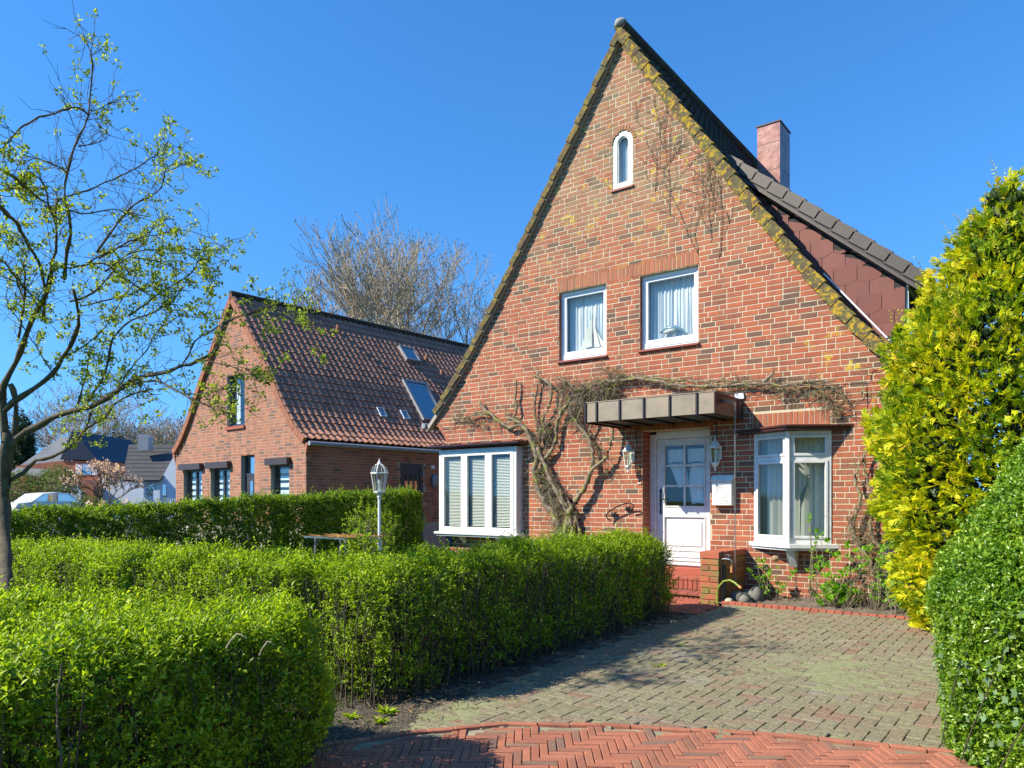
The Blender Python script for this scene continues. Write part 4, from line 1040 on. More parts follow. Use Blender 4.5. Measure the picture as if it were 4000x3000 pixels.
mbx = empty('mailbox', (-4.47, YF, 1.57), label='white embossed metal mailbox on the brick wall right of the door', cat='mailbox')
mx0, mx1, mz0, mz1, my = -4.63, -4.31, 1.57, 1.95, YF - .13
bevelled(MB().box(mx0, mx1, my, YF - .012, mz0, mz1).build('body', 'white_paint', mbx), .012, 2)
mb = MB(); mb.prism([(my - .025, 1.95), (my - .025, 1.965), (my + .04, 2.045), (YF - .012, 2.06), (YF - .012, 1.952)], mx0 - .015, mx1 + .015, 'yz'); bevelled(mb.build('lid', 'white_paint', mbx), .005)
mb = MB(); mxc = (mx0 + mx1) / 2
for r_ in (.07, .085): mb.tube([(mxc + r_ * math.cos(a), my - .002, 1.78 + 1.25 * r_ * math.sin(a)) for a in np.linspace(0, 2 * math.pi, 20)], .0035, 4, False)
for x in (-.11, -.085, .085, .11): mb.tube([(mxc + x, my - .002, 1.66), (mxc + x, my - .002, 1.88)], .0035, 4)
for x in (-.012, .012): mb.tube([(mxc + x, my - .002, 1.68), (mxc + x, my - .002, 1.86)], .003, 4)
for z in (1.605, 1.62, 1.64, 1.655): mb.tube([(mx0 + .03, my - .002, z), (mx1 - .03, my - .002, z)], .003, 4)
for x in np.linspace(mx0 + .03, mx1 - .03, 8): mb.tube([(x, my - .002, 1.605), (x, my - .002, 1.655)], .003, 4)
mb.tube([(mxc + .1 * math.cos(a), my - .002, 1.84 + .06 * math.sin(a)) for a in np.linspace(.15, math.pi - .15, 12)], .004, 4, False)
mb.build('embossing', 'white_paint', mbx)
tag(bevelled(MB().box(-6.005, -5.935, YF - .022, YF - .011, 1.93, 1.96).build('bell_plate', 'brass_plate'), .003), 'small pale bell plate on the brick edge left of the door', 'bell')
# wrought iron hose holder on the wall
hh_ = empty('hose_holder', (-6.45, YF, 1.3), label='black wrought iron scroll holder on the wall beside the vine', cat='iron holder')
def W1(x, y, yy): return onY(1980 + x / 2.115, 1700 + y / 2.115, yy)
mb = MB(); mb.tube([W1(860, 705, YF - .05), W1(828, 690, YF - .1), W1(822, 660, YF - .12), W1(845, 630, YF - .13), W1(910, 590, YF - .14), W1(975, 565, YF - .14), W1(1020, 560, YF - .14), W1(1048, 580, YF - .13), W1(1040, 610, YF - .1), W1(1015, 625, YF - .08)], .011, 6); mb.build('rail', 'black_iron', hh_)
for p in ((890, 655), (1005, 605)):
    q = W1(p[0], p[1], YF - .012); mb = MB(); mb.tube([q, q + Vector((0, -.1, .03))], .008, 5); mb.obox(q + Vector((0, -.03, 0)), (1, 0, .5), (0, 1, 0), (-.5, 0, 1), .05, .012, .018); mb.build('support', 'black_iron', hh_)
# tap, pipe, hose
tap = empty('garden_tap', (-4.06, 10.42, .2), label='steel garden tap on a black pipe against the brick pier', cat='tap')
MB().tube([(-4.09, 10.33, .15), (-4.09, 10.33, .86), (-4.09, 10.33, .92)], .012, 6).build('pipe', 'black_iron', tap)
MB().tube([(-4.06, 10.36, .72), (-4.07, 10.35, .2)], .028, 6).build('sleeve', 'black_iron', tap)
mb = MB(); mb.tube([(-4.09, 10.33, .8), (-4.05, 10.33, .81), (-3.98, 10.33, .8), (-3.95, 10.33, .77), (-3.95, 10.33, .72)], [.012, .016, .018, .015, .013], 8); mb.tube([(-4.0, 10.33, .8), (-4.0, 10.33, .86)], .009, 6); mb.tube([(-4.04, 10.33, .865), (-3.96, 10.33, .865)], .009, 6); mb.build('spout', 'steel', tap)
MB().tube([(-3.95, 10.33, .715), (-3.95, 10.33, .62)], .017, 8).build('connector', 'hose_orange', tap)
ho = empty('garden_hose', (-4.0, 10.3, .3), label='short yellow green garden hose with an orange end by the pier', cat='hose')
MB().tube([(-4.12, 10.24, .15), (-4.13, 10.24, .3), (-4.1, 10.24, .42), (-4.03, 10.24, .5), (-3.94, 10.24, .52), (-3.86, 10.22, .49), (-3.8, 10.2, .45)], .014, 8).build('tube', 'hose_green', ho)
MB().tube([(-3.8, 10.2, .45), (-3.76, 10.19, .425)], .019, 8).build('nozzle', 'hose_orange', ho)
def rock(name, c, r, m, seed, label):
    me = bpy.data.meshes.new(name); import bmesh
    bm = bmesh.new(); bmesh.ops.create_icosphere(bm, subdivisions=3, radius=1)
    rr = random.Random(seed); ph = [rr.uniform(0, 6) for _ in range(4)]
    for v in bm.verts:
        k = 1 + .1 * math.sin(2.3 * v.co.x + ph[0]) + .08 * math.sin(3 * v.co.y + ph[1]) + .06 * math.sin(4 * v.co.z + ph[2])
        v.co = Vector((v.co.x * r[0], v.co.y * r[1], v.co.z * r[2])) * k
    bm.to_mesh(me); bm.free(); me.polygons.foreach_set('use_smooth', [True] * len(me.polygons)); me.materials.append(MATS[m])
    o = bpy.data.objects.new(name, me); COL.objects.link(o); o.location = c; o.rotation_euler = (0, 0, rr.uniform(0, 3)); tag(o, label, 'stone', 'stones beside the pier')
rock('stone', (-3.95, 10.55, .25), (.1, .09, .085), 'stone', 1, 'grey green rounded stone nearest the pier')
rock('stone', (-3.84, 10.75, .27), (.1, .08, .085), 'stone', 2, 'rounded stone at the back of the heap')
rock('stone', (-3.72, 10.65, .27), (.13, .1, .13), 'stone', 3, 'largest rounded grey green stone of the heap')
rock('stone', (-3.8, 10.45, .23), (.09, .07, .09), 'stone', 4, 'angular grey stone at the front of the heap')
rock('stone', (-4.02, 10.38, .19), (.11, .06, .065), 'pale_stone', 5, 'pale cream flat stone beside the hose')
# ornaments behind the upstairs panes
bt = empty('model_sailboat', (-7.0, YF + .19, 4.33), label='white model sailboat standing in the left upstairs window', cat='model boat')
by = YF + .185; bz = 4.37
MB().tube([(-7.02, by, bz), (-7.02, by, bz + .67)], .006, 6).build('mast', 'stem_pale', bt)
mb = MB(); mb.add([(-7.035, by, bz + .62), (-7.04, by + .01, bz + .08), (-7.28, by, bz + .05), (-7.15, by - .02, bz + .33)], [(0, 3, 2, 1)]); mb.build('sail', 'sail_white', bt)
mb = MB(); mb.add([(-7.005, by, bz + .55), (-6.85, by - .02, bz + .05), (-6.98, by, bz + .06), (-6.95, by - .01, bz + .3)], [(0, 1, 2), (0, 3, 1)]); mb.build('sail', 'sail_white', bt)
mb = MB(); mb.add([(-6.99, by + .01, bz + .42), (-6.74, by - .01, bz + .05), (-6.86, by + .01, bz + .05)], [(0, 1, 2)]); mb.build('sail', 'sail_white', bt)
mb = MB(); mb.prism([(-7.3, bz + .03), (-6.72, bz + .03), (-6.8, bz - .03), (-7.2, bz - .03)], by - .03, by + .03); bevelled(mb.build('hull', 'sail_white', bt), .01)
wh = empty('whale_figurine', (-5.45, YF + .18, 4.33), label='blue and white whale figurine in the right upstairs window', cat='figurine')
mb = MB(); mb.tube([(-5.68, by, 4.5), (-5.63, by, 4.53), (-5.53, by, 4.56), (-5.4, by, 4.555), (-5.28, by, 4.5), (-5.2, by, 4.42), (-5.17, by, 4.36)], [.012, .03, .045, .042, .03, .015, .02], 10); mb.build('body', 'figurine_blue', wh, smooth=True)
mb = MB(); mb.tube([(-5.6, by - .02, 4.5), (-5.5, by - .03, 4.515), (-5.38, by - .025, 4.515)], [.015, .03, .02], 8); mb.tube([(-5.56, by, 4.52), (-5.57, by, 4.42), (-5.55, by, 4.34)], [.02, .014, .01], 6); mb.tube([(-5.42, by, 4.52), (-5.42, by, 4.33)], .006, 6); mb.build('belly', 'sail_white', wh, smooth=True)
hn = empty('heron_figurine', (-3.25, 11.35, 1.1), label='slender pale heron ornament behind the right bay pane', cat='figurine')
mb = MB(); q = Vector((-3.27, 11.36, 0)); mb.tube([q + Vector(p) for p in ((-.03, 0, 1.1), (-.02, 0, 1.55), (.0, 0, 1.72), (.05, 0, 1.84), (.07, 0, 1.9), (.06, 0, 1.98), (.075, 0, 2.02), (.13, 0, 2.03))], [.006, .008, .03, .02, .01, .008, .014, .003], 8); mb.build('body', 'figurine_blue', hn, smooth=True)

# ================================================================== CLIMBING VINE ON THE FACADE
def Z1(x, y, off): return onY(1600 + x / 2.074, 1400 + y / 2.074, YF - off)
def cane(mb, pts, r0, r1, n=7, wig=.008, seed=0, step=.06):
    """a knotty cane through pts"""
    rr = random.Random(seed); P = []
    for i in range(len(pts) - 1):
        p0, p1, p2, p3 = pts[max(i - 1, 0)], pts[i], pts[i + 1], pts[min(i + 2, len(pts) - 1)]
        m = max(2, int((p2 - p1).length / step))
        for j in range(m):
            t = j / m; P.append(.5 * ((2 * p1) + (p2 - p0) * t + (2 * p0 - 5 * p1 + 4 * p2 - p3) * t * t + (3 * p1 - p0 - 3 * p2 + p3) * t ** 3))
    P.append(pts[-1]); N = len(P)
    P = [p + Vector((rr.gauss(0, wig), rr.gauss(0, wig * .6), rr.gauss(0, wig))) for p in P]
    rad = [(r0 + (r1 - r0) * i / (N - 1)) * (1 + .16 * math.sin(i * 1.7 + seed) + rr.uniform(-.1, .14)) for i in range(N)]
    mb.tube(P, rad, n); return P
vine = empty('climbing_vine', (-7.35, YF - .1, .17), label='old leafless climbing vine with thick lichened stems fanning over the facade', cat='vine')
V1 = [([(1235, 1640), (1230, 1440), (1180, 1290), (1100, 1180), (1040, 1040), (1010, 900), (1030, 800), (985, 680), (960, 600), (880, 520), (800, 480)], .06, .025, .12),
 ([(1040, 790), (985, 650), (900, 540), (810, 560), (690, 480), (600, 400), (565, 350)], .035, .022, .1),
 ([(650, 450), (570, 450), (500, 465), (390, 480), (330, 490)], .014, .008, .08),
 ([(1080, 830), (1180, 690), (1195, 540), (1230, 440), (1300, 350), (1370, 300), (1480, 230), (1600, 190), (1700, 180)], .033, .024, .1),
 ([(1240, 1500), (1300, 1280), (1200, 1100), (1130, 950), (1080, 820), (1035, 720)], .05, .028, .14),
 ([(1250, 1500), (1290, 1250), (1340, 1170), (1440, 1000), (1480, 900), (1600, 790), (1645, 620), (1650, 560)], .055, .016, .16),
 ([(1440, 1010), (1480, 880), (1485, 780), (1450, 640), (1380, 560), (1310, 450), (1300, 370)], .034, .018, .12),
 ([(1390, 1640), (1375, 1420), (1330, 1250), (1230, 1080), (1110, 980)], .03, .018, .1),
 ([(830, 475), (865, 440), (858, 300), (868, 180)], .02, .014, .09),
 ([(1050, 180), (1010, 420), (1060, 640), (1035, 720)][::-1], .022, .012, .07),
 ([(1010, 140), (1100, 180), (1150, 230), (1140, 350), (1090, 480), (1050, 640)][::-1], .022, .02, .1),
 ([(1190, 150), (1290, 200), (1330, 260), (1300, 370)], .014, .018, .1),
 ([(1260, 1560), (1240, 1400), (1180, 1240), (1140, 1100), (1180, 1000), (1100, 900)], .034, .016, .1),
 ([(1280, 1540), (1320, 1380), (1250, 1200), (1220, 1060)], .03, .016, .18),
 ([(1450, 640), (1470, 540), (1560, 450), (1630, 330), (1640, 230)], .02, .01, .1),
 ([(1120, 820), (1110, 600), (1180, 470), (1250, 300)], .016, .008, .06)]
ends = []
for k, (pts, a, b, off) in enumerate(V1):
    mb = MB(); P = cane(mb, [Z1(x, y, off) for x, y in pts], a * 1.12, b * 1.3, 8, .009, k); mb.build('stem', 'vine_bark', vine, smooth=True); ends += [(p, a) for p in P]
# the cane that follows the wire to the right
F_ = lambda x, y, off: onY(x, y, YF - off)
V2 = [([(2390, 1492), (2500, 1480), (2640, 1504), (2800, 1508), (2960, 1498), (3060, 1506), (3160, 1490), (3260, 1488)], .032, .014, .1),
 ([(2420, 1468), (2560, 1476), (2700, 1490), (2860, 1490), (3000, 1512), (3120, 1496), (3250, 1510), (3310, 1560)], .024, .008, .08),
 ([(2960, 1505), (3010, 1470), (3022, 1455)], .022, .018, .1), ([(3040, 1520), (3150, 1500), (3210, 1530), (3240, 1590), (3285, 1600)], .012, .005, .1),
 ([(2310, 1490), (2420, 1470), (2350, 1440), (2450, 1450)], .012, .008, .1)]
for k, (pts, a, b, off) in enumerate(V2):
    mb = MB(); P = cane(mb, [F_(x, y, off) for x, y in pts], a, b, 7, .009, 40 + k); mb.build('stem', 'vine_bark', vine, smooth=True); ends += [(p, a) for p in P]
# tangled side shoots
def tangle(ends, n, lmin, lmax, r, seed, name, parent, bias=(0, 0, 0), m='vine_twig', yspread=.5):
    rr = random.Random(seed); A, B, RR = [], [], []
    for k in range(n):
        p, _ = rr.choice(ends); p = Vector(p); d = Vector((rr.gauss(0, 1) + bias[0], -abs(rr.gauss(0, .35)) * yspread * 2, rr.gauss(0, 1) + bias[2])).normalized()
        L = rr.uniform(lmin, lmax); m_ = rr.randint(3, 6); rad = r * rr.uniform(.5, 1.5)
        for j in range(m_):
            q = p + d * L / m_; q.y = max(min(q.y, YF - .025), YF - .3); A.append(p); B.append(q); RR.append(rad * (1 - .7 * j / m_)); p = q
            d = (d + Vector((rr.gauss(0, .45), rr.gauss(0, .25), rr.gauss(0, .45) - .08))).normalized()
    V, F = twigset(np.array([tuple(a) for a in A]), np.array([tuple(b) for b in B]), np.array(RR))
    return numesh(name, V, F, m, parent=parent)
dense = [e for e in ends if e[0].z > 2.2 or e[0].x < -7.2]
tangle(dense, 1700, .08, .32, .0048, 3, 'twigs', vine)
hub = [(Z1(x, y, .1), 0) for x, y in ((1350, 300), (1450, 260), (1550, 230), (1640, 230), (1560, 300), (1400, 350), (1250, 250), (1100, 560), (1060, 940), (1130, 1050), (1180, 1150), (1200, 1300), (1260, 1380), (1350, 480), (1380, 400))]
tangle(hub, 1100, .12, .42, .0075, 4, 'twigs', vine, m='vine_bark')
hub2 = [(F_(x, y, .08), 0) for x, y in ((3100, 1520), (3180, 1530), (3220, 1550), (3250, 1570), (3260, 1600), (3060, 1520), (2860, 1500))]
tangle(hub2, 260, .08, .32, .004, 5, 'twigs', vine, bias=(.2, 0, -.6))
hub3 = [(Z1(x, y, .08), 0) for x, y in ((400, 480), (480, 490), (520, 500), (600, 520), (700, 520), (780, 420), (1500, 700), (1540, 760), (1600, 900))]
tangle(hub3, 260, .08, .3, .0035, 6, 'twigs', vine, bias=(0, 0, -.4))
# pale aerial strand and supporting wire
mb = MB(); mb.tube([Z1(230, 520, .03), Z1(270, 560, .03), Z1(330, 575, .03), Z1(390, 535, .04)], .005, 5); mb.build('aerial_shoot', 'stem_pale', vine)
tag(MB().tube([F_(2400, 1512, .03), F_(3250, 1496, .03), F_(3490, 1484, .03)], .0035, 5).build('support_wire', 'galvanised'), 'thin straight wire stretched across the facade carrying the vine', 'wire')
# second creeper right of the bay
cr = empty('twisted_creeper', (-2.5, YF - .1, .18), label='twisted bare creeper climbing the wall between bay and conifer', cat='vine')
RV = [([(3460, 2400), (3440, 2330), (3425, 2240), (3370, 2160), (3330, 2080), (3345, 2000), (3360, 1940), (3340, 1860), (3370, 1800), (3400, 1740)], .035, .014, .12),
 ([(3440, 2400), (3470, 2300), (3480, 2200), (3420, 2120), (3400, 2040), (3420, 1950), (3390, 1880), (3380, 1800)], .04, .012, .1),
 ([(3390, 2380), (3420, 2300), (3400, 2200), (3360, 2120), (3320, 2060), (3350, 1980)], .024, .012, .14),
 ([(3480, 2380), (3500, 2280), (3440, 2180), (3380, 2100), (3340, 2110), (3310, 2060)], .022, .01, .08),
 ([(3370, 1560), (3370, 1500), (3390, 1470), (3400, 1435)], .006, .005, .06)]
re_ = []
for k, (pts, a, b, off) in enumerate(RV):
    mb = MB(); P = cane(mb, [F_(x, y, off) for x, y in pts], a, b, 7, .012, 70 + k); mb.build('stem', 'vine_bark', cr, smooth=True); re_ += [(p, a) for p in P]
tangle(re_, 420, .08, .4, .005, 8, 'twigs', cr)
# dead creeper shoots high on the gable
dc = empty('dead_creeper', (-5.3, YF - .02, 5.6), label='thin dead creeper shoots clinging high on the gable right of the arched window', cat='creeper')
A, B, RR = [], [], []; rr = random.Random(2)
def vgrow(p, d, L, r, lev):
    n = max(3, int(L / .07))
    for j in range(n):
        q = p + d * L / n; q.y = YF - .016 - r
        if q.z > roofz(q.x - XC) - .3: return
        A.append(tuple(p)); B.append(tuple(q)); RR.append(r * (1 - .5 * j / n)); p = q
        d = (d + Vector((rr.gauss(0, .16), 0, rr.gauss(0, .12)))).normalized()
        if lev and rr.random() < .24: vgrow(p, (d + Vector((rr.choice((-1, 1)) * rr.uniform(.4, 1.1), 0, .1))).normalized(), L * rr.uniform(.3, .6), r * .7, lev - 1)
for (x, y, dx, L) in ((2730, 1000, -.35, 2.3), (2780, 950, -.05, 2.0), (2810, 1010, .05, 1.6), (2690, 930, -.3, 2.4), (2850, 880, -.1, 1.5), (2560, 750, .1, 1.1), (2620, 850, -.2, 2.0)):
    vgrow(onY(x, y, YF), Vector((dx, 0, 1)).normalized(), L, .0075, 3)
V, F = twigset(np.array(A), np.array(B), np.array(RR)); numesh('shoots', V, F, 'twig', parent=dc)

# ================================================================== HEDGES
def hedge(name, poly, hfun, dens, ll, lw, mat_, label, group=None, sidef=1.0, topf=1.0, up=.5, slen=.07, k=5, rnd_=.12, amp=.05, z0=.05, edges=None, twig=1500, core=True, thin=0, seed=1.0, tjit=.5):
    """a clipped hedge on footprint poly: leafy shoots over top and sides, twigs and a shaded inside"""
    e = empty(name, (sum(p[0] for p in poly) / len(poly), sum(p[1] for p in poly) / len(poly), 0), label=label, cat='hedge', group=group)
    PP, NN = [], []
    xs = [p[0] for p in poly]; ys = [p[1] for p in poly]
    area = (max(xs) - min(xs)) * (max(ys) - min(ys)); n = int(area * dens * topf / k)
    X = nr.uniform(min(xs), max(xs), n); Y = nr.uniform(min(ys), max(ys), n); kk = inpoly(X, Y, poly); X, Y = X[kk], Y[kk]
    # distance to the outline rounds the shoulders
    dist = np.full(len(X), 9.0); PA = []
    ccw = sum((poly[i][0] * poly[(i + 1) % len(poly)][1] - poly[(i + 1) % len(poly)][0] * poly[i][1]) for i in range(len(poly))) > 0
    for i in range(len(poly)):
        a = np.array(poly[i], float); b = np.array(poly[(i + 1) % len(poly)], float); d = b - a; L = np.linalg.norm(d); d /= L
        nrm = np.array([d[1], -d[0]]) * (1 if ccw else -1)
        dist = np.minimum(dist, np.abs((X - a[0]) * nrm[0] + (Y - a[1]) * nrm[1]) + np.maximum(0, -((X - a[0]) * d[0] + (Y - a[1]) * d[1])) + np.maximum(0, (X - a[0]) * d[0] + (Y - a[1]) * d[1] - L))
        if edges is not None and i not in edges: continue
        H = hfun(*((a + b) / 2)); m = int(L * H * dens * sidef / k)
        s = nr.uniform(0, L, m); z = nr.uniform(z0, 1, m) ** .9; x = a[0] + d[0] * s; y = a[1] + d[1] * s; Hh = hfun(x, y); zz = garr(y) + z * Hh
        P = np.stack([x, y, zz], 1); off = amp * 1.3 * wob(P, 2.5, seed) - nr.uniform(0, 1, m) ** 2 * .09 - rnd_ * np.clip((z * Hh - (Hh - rnd_ * 1.3)) / (rnd_ * 1.3), 0, 1) ** 2 - thin * nr.uniform(0, 1, m)
        off -= .05 * (1 - np.clip(z * 4, 0, 1))
        P[:, 0] += nrm[0] * off; P[:, 1] += nrm[1] * off; PP.append(P); NN.append(np.tile([nrm[0], nrm[1], .15], (m, 1)))
        PA.append((a, b, nrm, L, d))
    Hh = hfun(X, Y); P = np.stack([X, Y, garr(Y) + Hh], 1)
    P[:, 2] += amp * wob(P, 2.2, seed) + amp * .5 * wob(P, 6, seed + 1) - nr.uniform(0, 1, len(X)) ** 2 * .09 - rnd_ * np.clip(1 - dist / rnd_, 0, 1) ** 2 * .8
    PP.append(P); NN.append(np.tile([0, 0, 1.0], (len(X), 1)))
    P = np.concatenate(PP); N = np.concatenate(NN)
    P[:, :] += nr.normal(0, .014, P.shape)
    keep = wob(P, 9, seed + 7) + .5 * wob(P, 4, seed + 3) + nr.normal(0, .35, len(P)) > -.42; P, N = P[keep], N[keep]
    V, F, T, tips = shoots(P, N, slen, k, ll, lw, up, tjit)
    m2 = len(P) // 14; i2 = nr.integers(0, len(P), m2); V2_, F2_, T2_, _ = shoots(P[i2], N[i2] * .6 + [0, 0, .4], slen * 2.3, k + 3, ll * .95, lw * .9, up + .3, .3)
    V, F, T = merge([(V, F, T), (V2_, F2_, T2_ + .12)])
    clump = np.repeat(.16 * wob(V[::4], 3.3, seed + 4), 4); T = T + clump
    numesh('leaves', V, F, mat_, T, parent=e)
    # twigs
    m = twig
    if m:
        idx = nr.integers(0, len(P), m); B = P[idx]; dirn = unit(N[idx] * .4 + np.array([0, 0, 1.0]) + nr.normal(0, .35, (m, 3))); L = nr.uniform(.1, .4, m)[:, None]
        A = B - dirn * L; V, F = twigset(A, B + dirn * .03, nr.uniform(.0012, .0035, m)); numesh('twigs', V, F, 'hedge_twig', parent=e)
        X = nr.uniform(min(xs), max(xs), m); Y = nr.uniform(min(ys), max(ys), m); kk = inpoly(X, Y, poly); X, Y = X[kk], Y[kk]; mm = len(X); h = hfun(X, Y)
        A = np.stack([X, Y, garr(Y)], 1); M_ = A + np.stack([nr.normal(0, .06, mm), nr.normal(0, .06, mm), h * .5], 1); B = M_ + np.stack([nr.normal(0, .08, mm), nr.normal(0, .08, mm), h * .42], 1)
        g1, f1 = twigset(A, M_, nr.uniform(.003, .008, mm)); g2, f2 = twigset(M_, B, nr.uniform(.002, .005, mm)); V, F, _ = merge([(g1, f1), (g2, f2)]); numesh('stems', V, F, 'hedge_twig', parent=e)
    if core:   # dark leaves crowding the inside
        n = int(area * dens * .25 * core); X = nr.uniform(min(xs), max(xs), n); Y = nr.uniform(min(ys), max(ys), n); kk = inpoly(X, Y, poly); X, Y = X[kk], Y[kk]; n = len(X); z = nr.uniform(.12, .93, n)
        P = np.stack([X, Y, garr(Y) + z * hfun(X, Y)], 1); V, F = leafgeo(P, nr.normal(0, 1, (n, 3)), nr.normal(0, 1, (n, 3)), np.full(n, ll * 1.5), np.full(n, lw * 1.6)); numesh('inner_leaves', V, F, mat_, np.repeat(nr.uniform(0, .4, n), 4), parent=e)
    return e
c_ = lambda v: (lambda x, y: v + 0 * x)
# along the drive, then turning left along the street
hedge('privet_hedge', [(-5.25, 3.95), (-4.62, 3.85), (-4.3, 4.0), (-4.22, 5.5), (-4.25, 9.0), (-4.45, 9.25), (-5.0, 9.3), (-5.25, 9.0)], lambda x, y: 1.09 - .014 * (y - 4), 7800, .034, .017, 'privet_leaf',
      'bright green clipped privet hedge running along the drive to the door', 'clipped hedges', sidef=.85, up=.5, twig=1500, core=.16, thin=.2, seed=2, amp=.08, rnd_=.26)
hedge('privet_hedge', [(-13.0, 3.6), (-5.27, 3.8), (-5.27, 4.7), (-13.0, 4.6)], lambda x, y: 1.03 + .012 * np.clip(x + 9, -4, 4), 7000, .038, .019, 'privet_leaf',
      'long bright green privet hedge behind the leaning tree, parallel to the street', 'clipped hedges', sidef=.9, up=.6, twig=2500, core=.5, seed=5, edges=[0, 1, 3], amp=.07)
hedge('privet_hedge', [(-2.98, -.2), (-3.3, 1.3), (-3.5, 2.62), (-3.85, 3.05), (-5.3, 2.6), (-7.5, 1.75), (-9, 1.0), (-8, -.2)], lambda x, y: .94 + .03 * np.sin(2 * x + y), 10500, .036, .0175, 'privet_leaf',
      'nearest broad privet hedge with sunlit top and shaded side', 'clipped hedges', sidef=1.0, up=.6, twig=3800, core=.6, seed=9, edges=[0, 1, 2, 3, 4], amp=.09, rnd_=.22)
hedge('beech_hedge', [(-12.6, 3.3), (-11.75, 3.3), (-11.45, 8.0), (-11.05, 11.3), (-11.7, 11.5), (-12.2, 8.0)], lambda x, y: 1.4 + .03 * (y - 3.3), 5200, .05, .026, 'beech_leaf',
      'tall dark green hedge between the two brick houses', 'clipped hedges', sidef=.9, up=.3, twig=800, core=.7, seed=3, amp=.06)
hedge('scrubby_hedge', [(-30, 4.5), (-17, 4.5), (-17, 5.4), (-30, 5.4)], c_(1.4), 900, .09, .05, 'shrub_leaf',
      'low grey green scrubby hedge across the street in front of the neighbour', 'clipped hedges', twig=900, core=.6, seed=3, amp=.1, slen=.12)
# dead wood in the nearest hedge
mb = MB(); a = deep(230, 2690, 2.9); cane(mb, [a + Vector((0, 0, -.5)), a + Vector((.02, 0, -.25)), a + Vector((-.02, 0, -.1)), a, a + Vector((-.03, .02, .08))], .008, .003, 6, .004, 3, .03)
tag(mb.build('dead_branch', 'bark'), 'upright crooked dead branch in the shaded side of the nearest hedge', 'branch')
for (u, v, t, dx, lab) in ((880, 2500, 3.3, .08, 'short pale dead twig leaning right on the shoulder of the nearest hedge'), (1010, 2530, 3.5, .05, 'short pale dead twig closest to the corner of the nearest hedge')):
    mb = MB(); a = deep(u, v, t); cane(mb, [a + Vector((0, 0, -.03)), a + Vector((dx * .6, .02, .03)), a + Vector((dx * 1.2, .05, .02))], .004, .002, 5, .006, 3, .02); tag(mb.build('dead_branch', 'bark_pale'), lab, 'branch')

# ================================================================== BOX BUSH AND GOLDEN CONIFER (right)
def revolve_points(c, prof, n, seed, amp=.08, arc=(0, 6.2832)):
    z = np.array([p[0] for p in prof]); r = np.array([p[1] for p in prof])
    seg = np.hypot(np.diff(z), np.diff(r)) * (r[1:] + r[:-1]) / 2; cs = np.concatenate([[0], np.cumsum(seg)]); q = nr.uniform(0, cs[-1], n)
    zz = np.interp(q, cs, z); rr_ = np.interp(q, cs, r); a = nr.uniform(arc[0], arc[1], n)
    dr_ = np.gradient(r, z + np.arange(len(z)) * 1e-6); sl = np.interp(zz, z, dr_)
    N = unit(np.stack([np.cos(a), np.sin(a), -sl], 1)); P = np.stack([c[0] + rr_ * np.cos(a), c[1] + rr_ * np.sin(a), c[2] + zz], 1)
    P += N * (amp * wob(P, 2.3, seed) + amp * .5 * wob(P, 6, seed + 2))[:, None]
    return P, N
BC = (.66, 6.0, .05)
bx = empty('box_bush', BC, label='large rounded glossy box bush at the right edge beside the drive', cat='bush')
BPF = [(0, 1.36), (.5, 1.42), (1.0, 1.42), (1.28, 1.33), (1.5, 1.22), (1.8, 1.05), (2.1, .8), (2.3, .5), (2.4, .01)]
P, N = revolve_points(BC, BPF, 44000, 3, .07, (R(150), R(330)))
P2_, N2 = revolve_points(BC, BPF, 10000, 3, .07, (R(-30), R(150)))
P = np.concatenate([P, P2_]); N = np.concatenate([N, N2]); P -= N * (nr.uniform(0, 1, len(P)) ** 2 * .1)[:, None]
V, F, T, _ = shoots(P, N, .04, 5, .027, .017, .35, .55); T = T + np.repeat(.2 * wob(V[::4], 3, 1), 4); numesh('leaves', V, F, 'box_leaf', T, parent=bx)
n = 60000; q = nr.uniform(0, 6.28, n); zz = nr.uniform(.05, 2.2, n); rr_ = np.interp(zz, [p[0] for p in BPF], [p[1] for p in BPF]) * nr.uniform(.7, .93, n)
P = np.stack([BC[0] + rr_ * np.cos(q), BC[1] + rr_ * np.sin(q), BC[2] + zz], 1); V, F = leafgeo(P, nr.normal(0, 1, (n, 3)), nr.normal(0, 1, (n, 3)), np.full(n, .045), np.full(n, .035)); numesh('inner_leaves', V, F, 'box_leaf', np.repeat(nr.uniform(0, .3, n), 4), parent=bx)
P, N = revolve_points(BC, BPF, 900, 3, .07, (R(150), R(330))); d = unit(N + nr.normal(0, .6, N.shape)); V, F = twigset(P - N * .2, P + d * .02, .002); numesh('twigs', V, F, 'hedge_twig', parent=bx)
